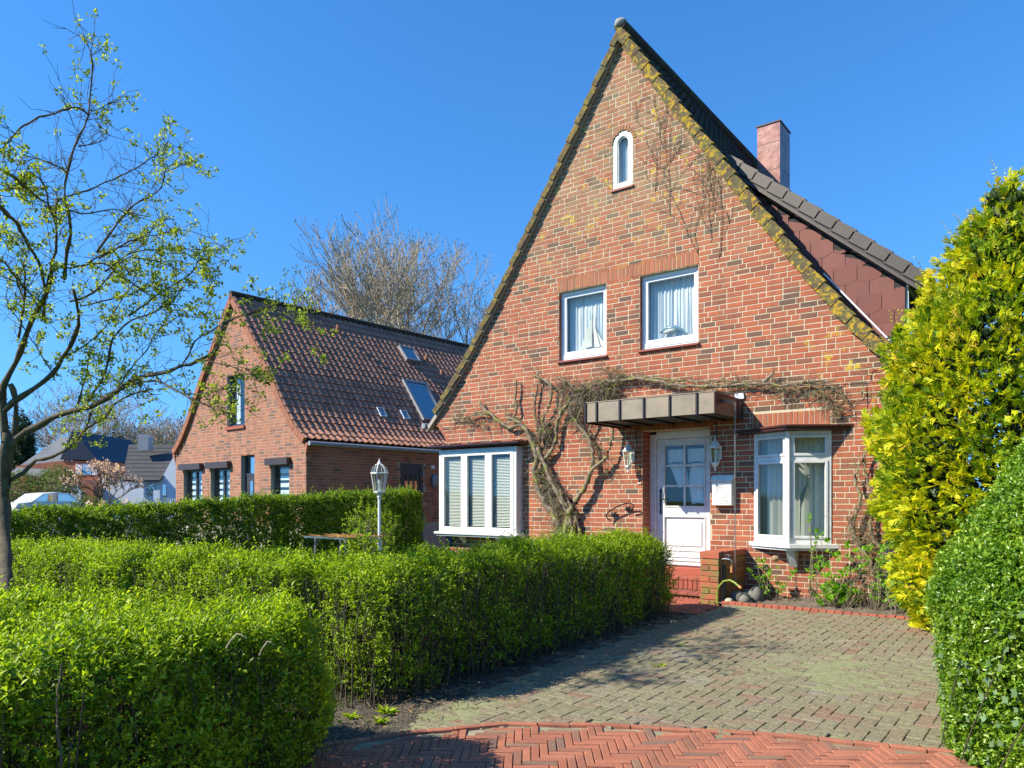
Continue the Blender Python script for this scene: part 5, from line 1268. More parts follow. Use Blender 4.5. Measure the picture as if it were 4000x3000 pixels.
# ivy running through the lower left of the bush
iv = empty('ivy', (-.5, 5.2, .05), label='pale ivy leaves climbing through the low left flank of the box bush', cat='ivy')
LP = [(0, 0), (.12, -.28), (.42, -.5), (.5, -.22), (.95, 0), (.5, .22), (.42, .5), (.12, .28)]
def polyleaf(mb, p, d, n, s, tone, outline=LP, fold=.12):
    d = d.normalized(); sd_ = d.cross(n).normalized(); n = sd_.cross(d)
    vs = [p] + [p + d * a * s + sd_ * b * s + n * (abs(b) * fold * s) for a, b in outline[1:]]
    m = len(vs); mb.add(vs, [(0, i, i + 1) for i in range(1, m - 1)], tone)
mb = MB(); rr = random.Random(8)
for k in range(130):
    a = R(rr.uniform(185, 262)); z = abs(rr.gauss(.35, .3)) + .05
    if z > 1.15: continue
    r_ = float(np.interp(z, [p[0] for p in BPF], [p[1] for p in BPF])) + .05; n_ = Vector((math.cos(a), math.sin(a), .1))
    p = Vector((BC[0] + r_ * math.cos(a), BC[1] + r_ * math.sin(a), z + .05)); d = Vector((rr.gauss(0, 1), rr.gauss(0, .5), rr.gauss(-.5, .7)))
    d = d - n_ * d.dot(n_) * .8
    polyleaf(mb, p, d, n_ + Vector((rr.gauss(0, .3), rr.gauss(0, .3), .2)), rr.uniform(.035, .065), rr.uniform(.1, 1))
mb.build('leaves', 'ivy_leaf', iv, kind='stuff')
mb = MB()
for k in range(5):
    a = R(200 + 12 * k); P_ = [Vector((BC[0] + 1.46 * math.cos(a + .05 * j), BC[1] + 1.46 * math.sin(a + .05 * j), .05 + .14 * j)) for j in range(7)]; mb.tube(P_, .004, 5)
mb.build('runner', 'hedge_twig', iv)

def conifer(c, prof, n, label, seed, arc=None, s=1.0):
    e = empty('golden_conifer', c, label=label, cat='conifer', group='golden conifers')
    P, N = revolve_points(c, prof, n, seed, .2)
    if arc is not None:
        a = np.degrees(np.arctan2(P[:, 1] - c[1], P[:, 0] - c[0])); vis = (a > arc[0]) | (a < arc[1]); k = vis | (nr.uniform(0, 1, len(P)) < .3); P, N = P[k], N[k]
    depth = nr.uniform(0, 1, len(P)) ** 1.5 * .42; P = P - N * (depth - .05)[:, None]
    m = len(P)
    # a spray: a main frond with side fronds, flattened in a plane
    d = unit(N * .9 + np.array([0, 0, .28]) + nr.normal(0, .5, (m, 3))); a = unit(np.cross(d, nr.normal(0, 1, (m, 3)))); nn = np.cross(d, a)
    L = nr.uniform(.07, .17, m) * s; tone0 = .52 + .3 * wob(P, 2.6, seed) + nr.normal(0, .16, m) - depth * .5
    Bs, Ds, Ls, Ws, Ts = [], [], [], [], []
    Bs.append(P); Ds.append(d); Ls.append(L); Ws.append(L * .17); Ts.append(tone0 + .12)
    for f, sg, an, lf in ((.2, 1, .75, .55), (.2, -1, .75, .55), (.42, 1, .7, .5), (.42, -1, .7, .5), (.62, 1, .6, .38), (.62, -1, .6, .38)):
        Bs.append(P + d * (L * f)[:, None]); Ds.append(d + a * sg * an + nr.normal(0, .15, (m, 3))); Ls.append(L * lf); Ws.append(L * .15); Ts.append(tone0 + nr.normal(0, .08, m))
    B, D_, L_, W_, T_ = map(np.concatenate, (Bs, Ds, Ls, Ws, Ts)); NN = np.tile(nn, (7, 1)) + nr.normal(0, .25, (7 * m, 3))
    V, F = leafgeo(B, D_, NN, L_, W_, .1); numesh('foliage', V, F, 'thuja_leaf', np.repeat(T_, 4), parent=e)
    # loose leader shoots breaking the outline near the top
    q = P[:, 2] > c[2] + prof[-1][0] * .45; P3 = P[q][:240]; N3 = N[q][:240]; m3 = len(P3); d3 = unit(N3 * .5 + [0, 0, 1.0] + nr.normal(0, .2, (m3, 3))); L3 = nr.uniform(.18, .38, m3); BB, DD, LL, TT3 = [], [], [], []
    for f_ in np.linspace(.2, 1, 7):
        for sg in (-1, 1):
            s3 = unit(np.cross(d3, nr.normal(0, 1, (m3, 3)))) * sg; BB.append(P3 + d3 * (L3 * f_)[:, None]); DD.append(d3 * .8 + s3); LL.append(np.full(m3, .06) * (1.2 - f_ * .6)); TT3.append(nr.uniform(.5, 1, m3))
    BB, DD, LL, TT3 = map(np.concatenate, (BB, DD, LL, TT3)); V, F = leafgeo(BB, DD, nr.normal(0, 1, BB.shape), LL, LL * .25, .1); numesh('leader_shoots', V, F, 'thuja_leaf', np.repeat(TT3, 4), parent=e)
    V, F = twigset(P3, P3 + d3 * L3[:, None], .0025); numesh('leader_stems', V, F, 'twig', parent=e)
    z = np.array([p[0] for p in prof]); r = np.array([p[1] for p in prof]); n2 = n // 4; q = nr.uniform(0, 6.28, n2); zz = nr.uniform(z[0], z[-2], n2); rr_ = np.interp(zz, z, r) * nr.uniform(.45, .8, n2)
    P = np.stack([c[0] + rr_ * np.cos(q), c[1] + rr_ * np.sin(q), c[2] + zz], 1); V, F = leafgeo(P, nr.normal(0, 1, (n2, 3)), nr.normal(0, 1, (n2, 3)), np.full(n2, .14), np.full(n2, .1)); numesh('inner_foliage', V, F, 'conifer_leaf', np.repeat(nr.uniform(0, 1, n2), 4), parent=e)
    MB().tube([c, (c[0], c[1], c[2] + z[-1] * .5), (c[0], c[1], c[2] + z[-1] * .92)], [.09, .06, .012], 8).build('trunk', 'bark', e)
    m = 500; q = nr.uniform(0, 6.28, m); zz = nr.uniform(.2, z[-1] * .9, m); rr_ = np.interp(zz, z, r) * .85
    A = np.stack([np.full(m, c[0]), np.full(m, c[1]), c[2] + zz - .1], 1); B = np.stack([c[0] + rr_ * np.cos(q), c[1] + rr_ * np.sin(q), c[2] + zz + .2], 1); V, F = twigset(A, B, .007); numesh('branches', V, F, 'bark', parent=e)
    return e
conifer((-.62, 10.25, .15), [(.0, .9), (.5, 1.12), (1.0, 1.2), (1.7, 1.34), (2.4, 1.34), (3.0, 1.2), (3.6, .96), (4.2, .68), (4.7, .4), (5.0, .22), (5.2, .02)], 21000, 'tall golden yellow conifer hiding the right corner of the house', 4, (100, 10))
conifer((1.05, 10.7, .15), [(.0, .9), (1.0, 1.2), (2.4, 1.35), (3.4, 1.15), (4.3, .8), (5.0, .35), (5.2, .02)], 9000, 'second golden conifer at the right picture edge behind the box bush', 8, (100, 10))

# ================================================================== HYDRANGEAS IN THE BED
HL = [(0, 0), (.2, -.3), (.5, -.36), (.8, -.2), (1, 0), (.8, .2), (.5, .36), (.2, .3)]
def shrub(x, y, nst, h, spread, label, seed, lf=.07, flowers=0, lean=(0, 0), low=0):
    e = empty('hydrangea', (x, y, g(y)), label=label, cat='shrub', group='hydrangeas in the flower bed')
    rr = random.Random(seed); sm = MB(); lm_ = MB(); fm = MB()
    def whorl(p, d, s, n=6):
        for j in range(n):
            a = j * 2.4 + rr.uniform(-.4, .4); dd = Vector((math.cos(a), math.sin(a), rr.uniform(.1, .8))) + d * .4
            polyleaf(lm_, p + d * .012 * j, dd, Vector((0, 0, 1)) + dd * -.3 + Vector((rr.gauss(0, .2), rr.gauss(0, .2), 0)), s * rr.uniform(.6, 1.1), rr.uniform(.1, 1), HL, -.25)
    for k in range(nst):
        a = rr.uniform(0, 6.28); r_ = rr.uniform(0, 1) * spread; hh = h * rr.uniform(.45, 1); d = Vector((math.cos(a) * r_ + lean[0], math.sin(a) * r_ * .6 + lean[1], hh))
        b = Vector((x + rr.gauss(0, .06), y + rr.gauss(0, .05), g(y))); pts = [b + d * f + Vector((rr.gauss(0, .012), rr.gauss(0, .012), 0)) for f in (0, .3, .6, .85, 1)]
        sm.tube(pts, [.007, .006, .005, .004, .003], 5)
        whorl(pts[-1], d.normalized(), lf)
        for f in (1, 2, 3):
            if rr.random() < .75: whorl(pts[f], Vector((rr.gauss(0, .5), rr.gauss(0, .5), .7)), lf * .8, 4)
        if k < flowers: fm.lathe([(.01, 0), (.05, .02), (.06, .05), (.03, .085)], pts[-1] + Vector((0, 0, .02)), 9)
    for k in range(low):
        a = rr.uniform(0, 6.28); r_ = rr.uniform(.0, .3); whorl(Vector((x + math.cos(a) * r_, y + math.sin(a) * r_ * .6, g(y) + rr.uniform(.06, .34) - r_ * .3)), Vector((math.cos(a) * .5, math.sin(a) * .5, .8)), lf * 1.15, 6)
    sm.build('stems', 'stem_pale', e, smooth=True); lm_.build('leaves', 'hydrangea_leaf', e, kind='stuff')
    if flowers: fm.build('dry_flower_heads', 'flower_head', e)
shrub(-2.62, 10.75, 17, .9, .55, 'largest leafy hydrangea in front of the right bay window', 1, .085, low=34)
shrub(-2.95, 10.9, 7, 1.3, .22, 'tall thin hydrangea with long bare shoots before the bay panes', 2, .065)
shrub(-3.62, 10.95, 10, .62, .32, 'small hydrangea with dried flower heads beside the stones', 3, .07, 2, low=3)
shrub(-2.15, 10.75, 12, .85, .42, 'hydrangea with sparse leaves growing against the twisted creeper', 4, .07, low=3)
shrub(-1.85, 10.55, 6, .5, .3, 'low hydrangea sprouting beneath the golden conifer', 5, .06)
m = 700; q = nr.uniform(0, 6.28, m); P = np.stack([nr.normal(-2.5, .3, m), nr.normal(10.85, .2, m), np.full(m, .2)], 1); B = P + np.stack([nr.normal(0, .2, m), nr.normal(0, .1, m), nr.uniform(.05, .5, m)], 1)
V, F = twigset(P[:160], B[:160], .0025); tag(numesh('dead_stalks', V, F, 'stem_pale'), 'dry dead stalks standing among the hydrangeas', 'stalks', kind='stuff')

# ================================================================== GARDEN LAMP POST, TABLE STAND AND SHRUB
lp = empty('lamp_post', (-7.1, 6.5, g(6.5)), label='white garden lamp post with clear lantern between the hedges', cat='lamp post')
LX, LY, LZ = -7.1, 6.5, g(6.5)
MB().lathe([(.07, 0), (.07, .06), (.035, .1), (.03, .6), (.042, .63), (.042, .66), (.028, .7), (.032, .95), (.024, 1.0), (.03, 1.04), (.02, 1.08), (.02, 1.6), (.03, 1.63), (.02, 1.66)], (LX, LY, LZ), 12).build('pole', 'white_paint', lp, smooth=False)
bz = LZ + 1.66
MB().lathe([(.03, 0), (.075, .02), (.08, .035), (.06, .04)], (LX, LY, bz), 6).build('collar', 'white_paint', lp)
for k in range(6):
    a = math.pi / 3 * k; b = a + math.pi / 3; f = lambda r_, z, q: Vector((LX + r_ * math.cos(q), LY + r_ * math.sin(q), bz + z))
    MB().tube([f(.07, .04, a), f(.102, .26, a)], .006, 4).build('bar', 'white_paint', lp); MB().add([f(.068, .04, a), f(.068, .04, b), f(.1, .26, b), f(.1, .26, a)], [(0, 1, 2, 3)]).build('pane', 'lantern_glass', lp)
    MB().tube([f(.108, .275, a), f(.088, .33, a), f(.05, .375, a), f(.01, .39, a)], .006, 4).build('dome_rib', 'white_paint', lp)
    MB().add([f(.106, .275, a), f(.106, .275, b), f(.086, .33, b), f(.086, .33, a), f(.045, .373, b), f(.045, .373, a)], [(0, 1, 2, 3), (3, 2, 4, 5)]).build('dome_pane', 'lantern_glass', lp)
MB().lathe([(.114, .26), (.117, .275), (.1, .28)], (LX, LY, bz), 6).build('rim', 'white_paint', lp)
MB().lathe([(.03, .385), (.025, .4), (.012, .42), (.002, .46)], (LX, LY, bz), 8).build('finial', 'white_paint', lp)
MB().lathe([(.02, .03), (.022, .12), (.03, .14), (.028, .17), (.012, .19)], (LX, LY, bz), 8).build('bulb', 'upvc', lp)
tb = empty('plant_stand', (-7.3, 6.1, g(6)), label='square metal framed garden table with dry reed top beside the lamp post', cat='table')
tx0, tx1, ty0, ty1, tz = -7.78, -7.0, 5.85, 6.45, 1.2
mb = MB(); mb.box(tx0, tx1, ty0, ty0 + .02, tz - .02, tz); mb.box(tx0, tx1, ty1 - .02, ty1, tz - .02, tz); mb.box(tx0, tx0 + .02, ty0 + .021, ty1 - .021, tz - .02, tz); mb.box(tx1 - .02, tx1, ty0 + .021, ty1 - .021, tz - .02, tz); mb.build('frame', 'steel', tb)
for a, b in ((tx0 + .1, ty0 + .1), (tx1 - .1, ty0 + .1), (tx0 + .1, ty1 - .1), (tx1 - .1, ty1 - .1)): MB().tube([(a, b, tz - .02), (a + (a - (tx0 + tx1) / 2) * .1, b, g(6))], .014, 6).build('leg', 'galvanised', tb)
n = 260; A = np.stack([nr.uniform(tx0 + .05, tx1 - .12, n), nr.uniform(ty0 + .03, ty1 - .03, n), np.full(n, tz - .004)], 1); B = A + np.stack([nr.normal(0, .12, n), nr.normal(0, .08, n), nr.uniform(.0, .025, n)], 1)
V, F = twigset(A, B, .004); numesh('reed_top', V, F, 'dry_reed', parent=tb)
def bushy(name, c, r, n, ll, mat_, label, cat_, up=.3, stems=True, group=None, tw='stem_pale'):
    e = empty(name, (c[0], c[1], max(0, c[2] - r[2])), label=label, cat=cat_, group=group)
    P = unit(nr.normal(0, 1, (n, 3))); N = P.copy(); rad = nr.uniform(.2, 1, n) ** .5; P = np.array(c) + P * rad[:, None] * np.array(r) * (1 + .25 * wob(P * 3, 1, r[0]))[:, None]
    V, F, T, _ = shoots(P, N, ll * 2, 5, ll, ll * .5, up, .6); numesh('foliage', V, F, mat_, T + np.repeat(.2 * wob(V[::4], 2 / max(r), 1), 4), parent=e)
    if stems:
        m = min(n // 5, 600); A = np.tile([[c[0], c[1], max(c[2] - r[2] * 1.1, 0)]], (m, 1)) + nr.normal(0, r[0] * .1, (m, 3)); V, F = twigset(A, P[:m], r[0] * .006); numesh('stems', V, F, tw, parent=e)
    return e
bushy('garden_shrub', (-7.75, 6.95, 1.25), (.42, .35, .42), 420, .035, 'privet_leaf', 'airy green shrub behind the garden table', 'shrub', .6)
bushy('broadleaf_plant', (-7.0, 6.1, 1.02), (.16, .15, .14), 40, .1, 'privet_leaf', 'broad leaved plant at the foot of the white lamp post', 'plant', .2)

# ================================================================== THE LEANING HAWTHORN (left)
TA = lambda x, y: (x * 1.0244, 1100 + y * 1.0244)
TB = lambda x, y: (x * 1.0504, 250 + y * 1.0504)
def tdepth(u, v):
    r_ = math.hypot(u - 40, v - 1650) / 1500
    return 7.4 + r_ * (-1.5 + 2.1 * math.sin(u * .0027 + 1.9) * math.cos(v * .0033 + .4)) + .25 * r_ * math.sin(u * .011 + v * .007)
def T3(p): return deep(p[0], p[1], tdepth(*p))
tree = empty('hawthorn_tree', deep(12, 2420, 7.4) - Vector((0, 0, .6)), label='hawthorn with lichened trunk and sparse fresh leaves leaning over the hedges', cat='tree')
TRB = [([(6, 2560), (14, 2350), (16, 2150), (14, 1980), (22, 1800), (30, 1690)], .082, .07), ([(20, 1900), (45, 1760), (60, 1660), (60, 1560), (40, 1500)], .04, .03),
 ([(24, 1730), (12, 1600), (8, 1500)], .06, .045)]
A_ = lambda L: [TA(*p) for p in L]
B_ = lambda L: [TB(*p) for p in L]
TRB += [(A_([(20, 660), (60, 600), (150, 545), (250, 500), (350, 478), (440, 420), (520, 370), (600, 350), (690, 325), (760, 300), (830, 250), (850, 160), (960, 120), (1080, 75)]), .05, .006),
 (A_([(690, 325), (720, 280), (740, 230), (800, 190), (880, 150)]), .013, .006), (A_([(940, 125), (1030, 110), (1100, 130), (1170, 165), (1230, 195)]), .008, .004),
 (A_([(440, 415), (560, 380), (620, 385), (660, 410), (700, 430), (760, 460), (820, 485), (890, 500)]), .018, .005), (A_([(700, 430), (760, 430), (820, 420), (870, 408)]), .008, .004),
 (A_([(760, 300), (830, 310), (900, 330), (985, 370)]), .008, .004),
 (A_([(25, 800), (45, 755), (90, 730), (140, 680), (200, 670), (280, 620), (330, 560), (400, 520), (430, 470), (500, 430), (580, 410)]), .034, .007),
 (A_([(280, 620), (330, 560), (345, 500)]), .02, .018), (A_([(10, 500), (50, 460), (130, 410), (200, 350), (240, 290), (290, 200), (300, 130), (280, 30)]), .045, .014),
 (A_([(8, 450), (15, 390), (60, 310), (90, 230), (130, 130), (170, 60), (190, 0), (200, -80)]), .045, .018), (A_([(70, 220), (90, 100), (95, 0), (90, -60)]), .016, .009),
 (A_([(295, 475), (330, 350), (345, 265)]), .014, .008), (A_([(330, 460), (400, 350), (430, 220), (500, 150), (620, 100), (700, 20)]), .02, .005),
 (A_([(440, 420), (500, 330), (560, 260), (600, 190), (700, 120)]), .012, .004), (A_([(200, 350), (120, 220), (60, 130), (20, 60)]), .009, .004), (A_([(240, 290), (330, 240), (400, 170), (470, 60), (520, 0)]), .012, .005),
 (B_([(160, 950), (170, 850), (205, 700), (210, 600), (185, 540), (160, 440), (110, 400)]), .022, .006),
 (B_([(240, 800), (250, 700), (265, 600), (240, 500), (250, 400), (285, 290), (330, 190), (335, 100), (345, 0), (330, -60), (300, -110)]), .022, .004),
 (B_([(330, 190), (280, 160), (250, 165), (180, 190), (110, 215), (40, 280), (0, 325)]), .011, .008), (B_([(0, 390), (60, 430), (130, 490), (190, 530)]), .014, .01),
 (B_([(0, 530), (60, 590), (110, 680), (155, 760), (165, 840)]), .024, .014), (B_([(210, 600), (215, 510), (330, 470), (420, 430), (500, 390), (560, 350), (600, 330), (625, 290)]), .013, .004),
 (B_([(360, 700), (440, 590), (500, 520), (560, 490), (600, 460), (625, 380), (700, 375)]), .016, .004), (B_([(370, 720), (480, 660), (560, 640), (680, 620), (760, 640), (835, 680)]), .012, .004),
 (B_([(390, 770), (500, 700), (620, 690), (740, 690), (845, 735)]), .011, .004), (B_([(330, 740), (400, 700), (520, 650), (600, 590), (640, 575)]), .01, .004),
 (B_([(260, 880), (350, 850), (430, 760), (480, 720), (600, 740), (700, 780)]), .013, .004), (B_([(480, 940), (600, 850), (700, 790), (740, 730), (760, 740), (790, 830), (770, 930)]), .012, .004),
 (B_([(340, 180), (400, 150), (455, 130)]), .007, .003), (B_([(290, 310), (370, 290), (405, 265)]), .007, .003), (B_([(250, 400), (190, 370), (120, 345)]), .007, .003),
 (B_([(230, 520), (300, 560), (420, 540), (520, 570)]), .01, .004), (B_([(180, 740), (260, 760), (380, 740), (470, 800), (560, 860), (660, 900)]), .012, .004),
 (B_([(300, 900), (420, 870), (520, 840), (600, 760)]), .01, .004), (B_([(100, 860), (60, 780), (0, 760)]), .01, .005), (B_([(140, 900), (90, 830), (30, 800), (-40, 780)]), .01, .005),
 (B_([(0, 450), (60, 465), (95, 470)]), .004, .002), (B_([(0, 490), (60, 492), (130, 485)]), .004, .003), (B_([(-60, 700), (0, 730), (50, 780), (80, 860)]), .012, .008)]
tp = []; rr = random.Random(21)
trunk = None
for k, (pts, a, b) in enumerate(TRB):
    mb = MB(); P = cane(mb, [T3(p) for p in pts], a * (.95 if a > .07 else .68), b * .8, 8 if a > .02 else 6, .004 if a < .06 else .002, 200 + k, .07 if a < .03 else .12)
    o = mb.build('trunk' if k in (0, 2) else 'branch', 'bark', tree, smooth=True)
    N = len(P); tp += [(p, (P[min(i + 1, N - 1)] - P[max(i - 1, 0)]).normalized(), i / N, a + (b - a) * i / N) for i, p in enumerate(P)]
# thorny side twigs and leaf tufts
A, B, RR = [], [], []; tufts = []
cand = [q for q in tp if q[3] < .022]
def twiggrow(p, d, L, r, lev):
    n = max(2, int(L / .05))
    for j in range(n):
        q = p + d * L / n; A.append(tuple(p)); B.append(tuple(q)); RR.append(r * (1 - .5 * j / n)); p = q
        d = (d + Vector((rr.gauss(0, .22), rr.gauss(0, .22), rr.gauss(0, .2) + .03))).normalized()
        if rr.random() < .3: tufts.append(p)
        if lev and rr.random() < .35: twiggrow(p, (d + Vector((rr.gauss(0, .7), rr.gauss(0, .7), rr.gauss(0, .7)))).normalized(), L * rr.uniform(.3, .6), r * .7, lev - 1)
    tufts.append(p)
for k in range(950):
    p, d, f, r_ = rr.choice(cand); dd = (d * rr.uniform(0, .8) + Vector((rr.gauss(0, .6), rr.gauss(0, .6), rr.gauss(.1, .6)))).normalized()
    twiggrow(p, dd, rr.uniform(.06, .36), .003, 1)
for k in range(380):
    p, d, f, r_ = rr.choice([q for q in [rr.choice(cand) for _ in range(3)]]); tufts.append(p + Vector((rr.gauss(0, .015), rr.gauss(0, .015), rr.gauss(0, .015))))
V, F = twigset(np.array(A), np.array(B), np.array(RR) * 1.15); numesh('twigs', V, F, 'bark', parent=tree)
T = np.array([tuple(t) for t in tufts]); dens = wob(T, 1.1, 2); T = T[dens + nr.normal(0, .35, len(T)) > -.1]
T = T[nr.uniform(0, 1, len(T)) < .56]; T = np.repeat(T, 9, 0); m = len(T); T = T + nr.normal(0, .017, T.shape); N = unit(nr.normal(0, 1, T.shape) + [0, 0, .35])
V, F = leafgeo(T, N, nr.normal(0, 1, T.shape), nr.uniform(.02, .04, m), nr.uniform(.015, .027, m), .3); numesh('leaves', V, F, 'hawthorn_leaf', np.repeat(nr.uniform(0, 1, m), 4), parent=tree)

# ================================================================== BARE TREES AND WOODS BEHIND
def baretree(name, base, h, spread, r0, label, seed, levels=6, mname='bark_pale', forks=(2, 3), first=.28, up=.12, leafm=None, group='bare trees behind the houses', nmain=5, tipr=.015):
    e = empty(name, base, label=label, cat='tree', group=group); rr = random.Random(seed); A, B, RR, tips = [], [], [], []
    def grow(p, d, L, r, lev):
        n = 3 if lev > 1 else 2; r1 = r * .72
        for j in range(n):
            q = p + d * L / n; A.append(tuple(p)); B.append(tuple(q)); RR.append(max(r + (r1 - r) * j / n, tipr)); p = q
            d = (d + Vector((rr.gauss(0, .09), rr.gauss(0, .09), rr.gauss(0, .06) + up * .35))).normalized()
            if lev < levels - 1 and lev > 0 and j < n - 1 and rr.random() < .5:
                s = Vector((rr.gauss(0, 1), rr.gauss(0, 1), rr.gauss(0, .4))).normalized(); grow(p, (d + s * .7).normalized(), L * rr.uniform(.5, .75), r1 * .55, lev - 1)
        if lev == 0: tips.append(tuple(p)); return
        for k in range(rr.randint(*forks)):
            s = Vector((rr.gauss(0, 1), rr.gauss(0, 1), rr.gauss(0, .5))).normalized(); grow(p, (d * 1.0 + s * spread + Vector((0, 0, up))).normalized(), L * rr.uniform(.66, .9), r1 * rr.uniform(.7, .95), lev - 1)
    base = Vector(base); mb = MB(); hh = h * first; top = base + Vector((rr.gauss(0, .3), rr.gauss(0, .3), hh)); mb.tube([base, (base + top) / 2 + Vector((.1, 0, 0)), top], [r0 * 1.3, r0, r0 * .85], 8); mb.build('trunk', mname, e, smooth=True)
    L = h * (1 - first) / sum(.78 ** i for i in range(levels + 1)) * 1.12
    for k in range(nmain):
        a = 6.28 * k / nmain + rr.uniform(-.4, .4); t = rr.uniform(.35, .75) if k else .1
        grow(top - Vector((0, 0, rr.uniform(0, hh * .35) if k else 0)), Vector((math.cos(a) * t, math.sin(a) * t, 1)).normalized(), L * rr.uniform(.85, 1.1), r0 * rr.uniform(.45, .7), levels)
    V, F = twigset(np.array(A), np.array(B), np.array(RR)); numesh('branches', V, F, mname, parent=e)
    if leafm or True:
        T = np.array(tips); T = T[nr.uniform(0, 1, len(T)) < .6]; m = len(T)
        V, F = leafgeo(T, nr.normal(0, .4, (m, 3)) + [0, 0, 1], nr.normal(0, 1, (m, 3)), np.full(m, tipr * 8), np.full(m, tipr * 4)); numesh('buds', V, F, leafm or 'twig', np.repeat(nr.uniform(0, 1, m), 4) if leafm else None, parent=e)
    return e
p = deep(1600, 1955, 38); baretree('bare_tree', (p.x, p.y, 0), 14.6, .58, .3, 'large bare spreading tree rising behind the tiled roof of the neighbouring house', 12, 6, up=.17, nmain=7, first=.3)
for u, t, h, sd, lab in ((330, 70, 12.0, 3, 'bare tree far behind the grey roofed house'), (560, 78, 11.0, 4, 'bare tree far behind the dark roofed white house'), (660, 74, 10.0, 5, 'pale budding bare tree nearest the neighbouring gable')):
    p = deep(u, 1955, t); baretree('bare_tree', (p.x, p.y, 0), h, .7, .22, lab, sd, 5, up=.08, nmain=6, tipr=.022, first=.2)
def conif(u, t, h, w_, lab, seed, m='conifer_leaf', name='conifer', cat_='tree'):
    p = deep(u, 1955, t); bushy(name, (p.x, p.y, h * .5), (w_, w_, h * .52), 2600, .3 * h / 9, m, lab, cat_, .2, group='evergreens behind the houses', tw='bark')
conif(85, 60, 8.3, .8, 'dark slim evergreen at the far left behind the grey roof', 1)
conif(410, 66, 7.4, 2.2, 'dark bushy evergreen between the two far roofs', 2)
conif(500, 64, 6.6, 2.0, 'mid green evergreen left of the grey chimney', 3, 'shrub_leaf')
conif(620, 66, 6.4, 2.4, 'low evergreen right of the grey chimney', 4, 'shrub_leaf')
P = []; 
for k in range(26):
    p = deep(-900 + 150 * k, 1955, 120 + 8 * math.sin(k * 1.7)); P.append(nr.normal(0, 1, (420, 3)) * [4.5, 3.5, 1.7] + [p.x, p.y, 2.6 + .6 * math.sin(k)])
P = np.concatenate(P); m = len(P); V, F = leafgeo(P, nr.normal(0, 1, (m, 3)), nr.normal(0, 1, (m, 3)), np.full(m, 1.1), np.full(m, .7)); tag(numesh('distant_woods', V, F, 'conifer_leaf', np.repeat(nr.uniform(0, 1, m), 4)), 'distant dark green line of woods on the horizon', 'woods', kind='stuff')

# ================================================================== THE NEIGHBOURING BRICK HOUSE
NCX, NCY, NA = -15.72, 11.89, R(-3.5)
nb = empty('brick_house', (NCX, NCY, 0), NA, label='neighbouring brick gable house with brown pantiled roof and grey windows', cat='house')
nbw = lambda x, y, z: (NCX + x * math.cos(NA) - y * math.sin(NA), NCY + x * math.sin(NA) + y * math.cos(NA), z)
NXC, NH = -3.63, 3.63
NRT = [(0, 7.56), (1.0, 6.15), (1.97, 5.17 - .35), (2.75, 3.98), (3.3, 3.38), (3.8, 3.05)]
NRT = [(0, 7.56), (1.9, 5.28), (2.75, 4.1), (3.3, 3.5), (3.85, 3.12)]
def nroof(d):
    d = abs(d)
    for (a, za), (b, zb) in zip(NRT, NRT[1:]):
        if d <= b: return za + (zb - za) * (d - a) / (b - a)
    return NRT[-1][1]
def nroofw(z):
    if z > 7.56: return 0
    for (a, za), (b, zb) in zip(NRT, NRT[1:]):
        if z >= zb: return a + (b - a) * (za - z) / (za - zb)
    return NRT[-1][0]
NW = [(-6.72, -5.52, .9, 2.62), (-4.98, -3.86, .9, 2.62), (-3.22, -2.5, .3, 2.95), (-1.66, -.78, .3, 2.62), (-4.0, -3.02, 3.78, 5.26)]
nhw = lambda z: min(NH, max(nroofw(z + .12), 0)) if z > 3.1 else NH
nhs = lambda z: sorted((a, b) for a, b, c, d in NW if c < z < d)
brickwall(nb, NXC, nhw, nhs, 1.0, 7.4, 0, 'far_brick', 77, 290, False, skip=lambda x, z: z < 1.55 or x < -22, tr=nbw)
wallbody(nb, lambda z: nhw(z) - .004, nhs, NXC, sorted([0, .3, .9, 2.62, 2.95, 3.1, 3.5, 3.78, 4.1, 5.26, 5.28, 6, 6.7, 7.4]), 0, .3, 'mortar_grey', False)
# the long side wall facing the drive, brick by brick in one piece
mb = MB(); z = 1.0; c = 0; rr = random.Random(4)
while z < 3.06:
    for p, q in bond(c, .0, 10.5, 31):
        if 3.12 < (p + q) / 2 < 4.02 and z < 2.72: continue
        pr = rr.gauss(0, .0015); a, b = p + .006, q - .006
        mb.add([(.0055 + pr, a, z + .006), (.0055 + pr, b, z + .006), (.0055 + pr, b, z + .077), (.0055 + pr, a, z + .077), (-.01, a, z + .006), (-.01, b, z + .006), (-.01, b, z + .077), (-.01, a, z + .077)], [(0, 1, 2, 3), (4, 5, 1, 0), (5, 6, 2, 1), (6, 7, 3, 2), (7, 4, 0, 3)], max(.001, rr.random()))
    z += .0833; c += 1
mb.build('brickwork', 'far_brick', nb, False, kind='stuff')
mb = MB(); mb.box(-.3, 0, .301, 3.12, 0, 3.08); mb.box(-.3, 0, 4.02, 10.5, 0, 3.08); mb.box(-.3, 0, 3.121, 4.019, 2.73, 3.08); mb.build('wall', 'mortar_grey', nb, False)
mb = MB(); mb.box(-7.26, -7.0, .301, 10.5, 0, 3.08); mb.prism([(-7.26, 0), (0, 0), (0, 3.0), (NXC, 7.3), (-7.26, 3.0)], 10.501, 10.8); mb.box(-7, -.301, .31, 10.49, 3.0, 3.05); mb.box(-7, -.301, .31, 10.49, .2, .25); mb.build('rear_wall', 'far_brick', nb, False)
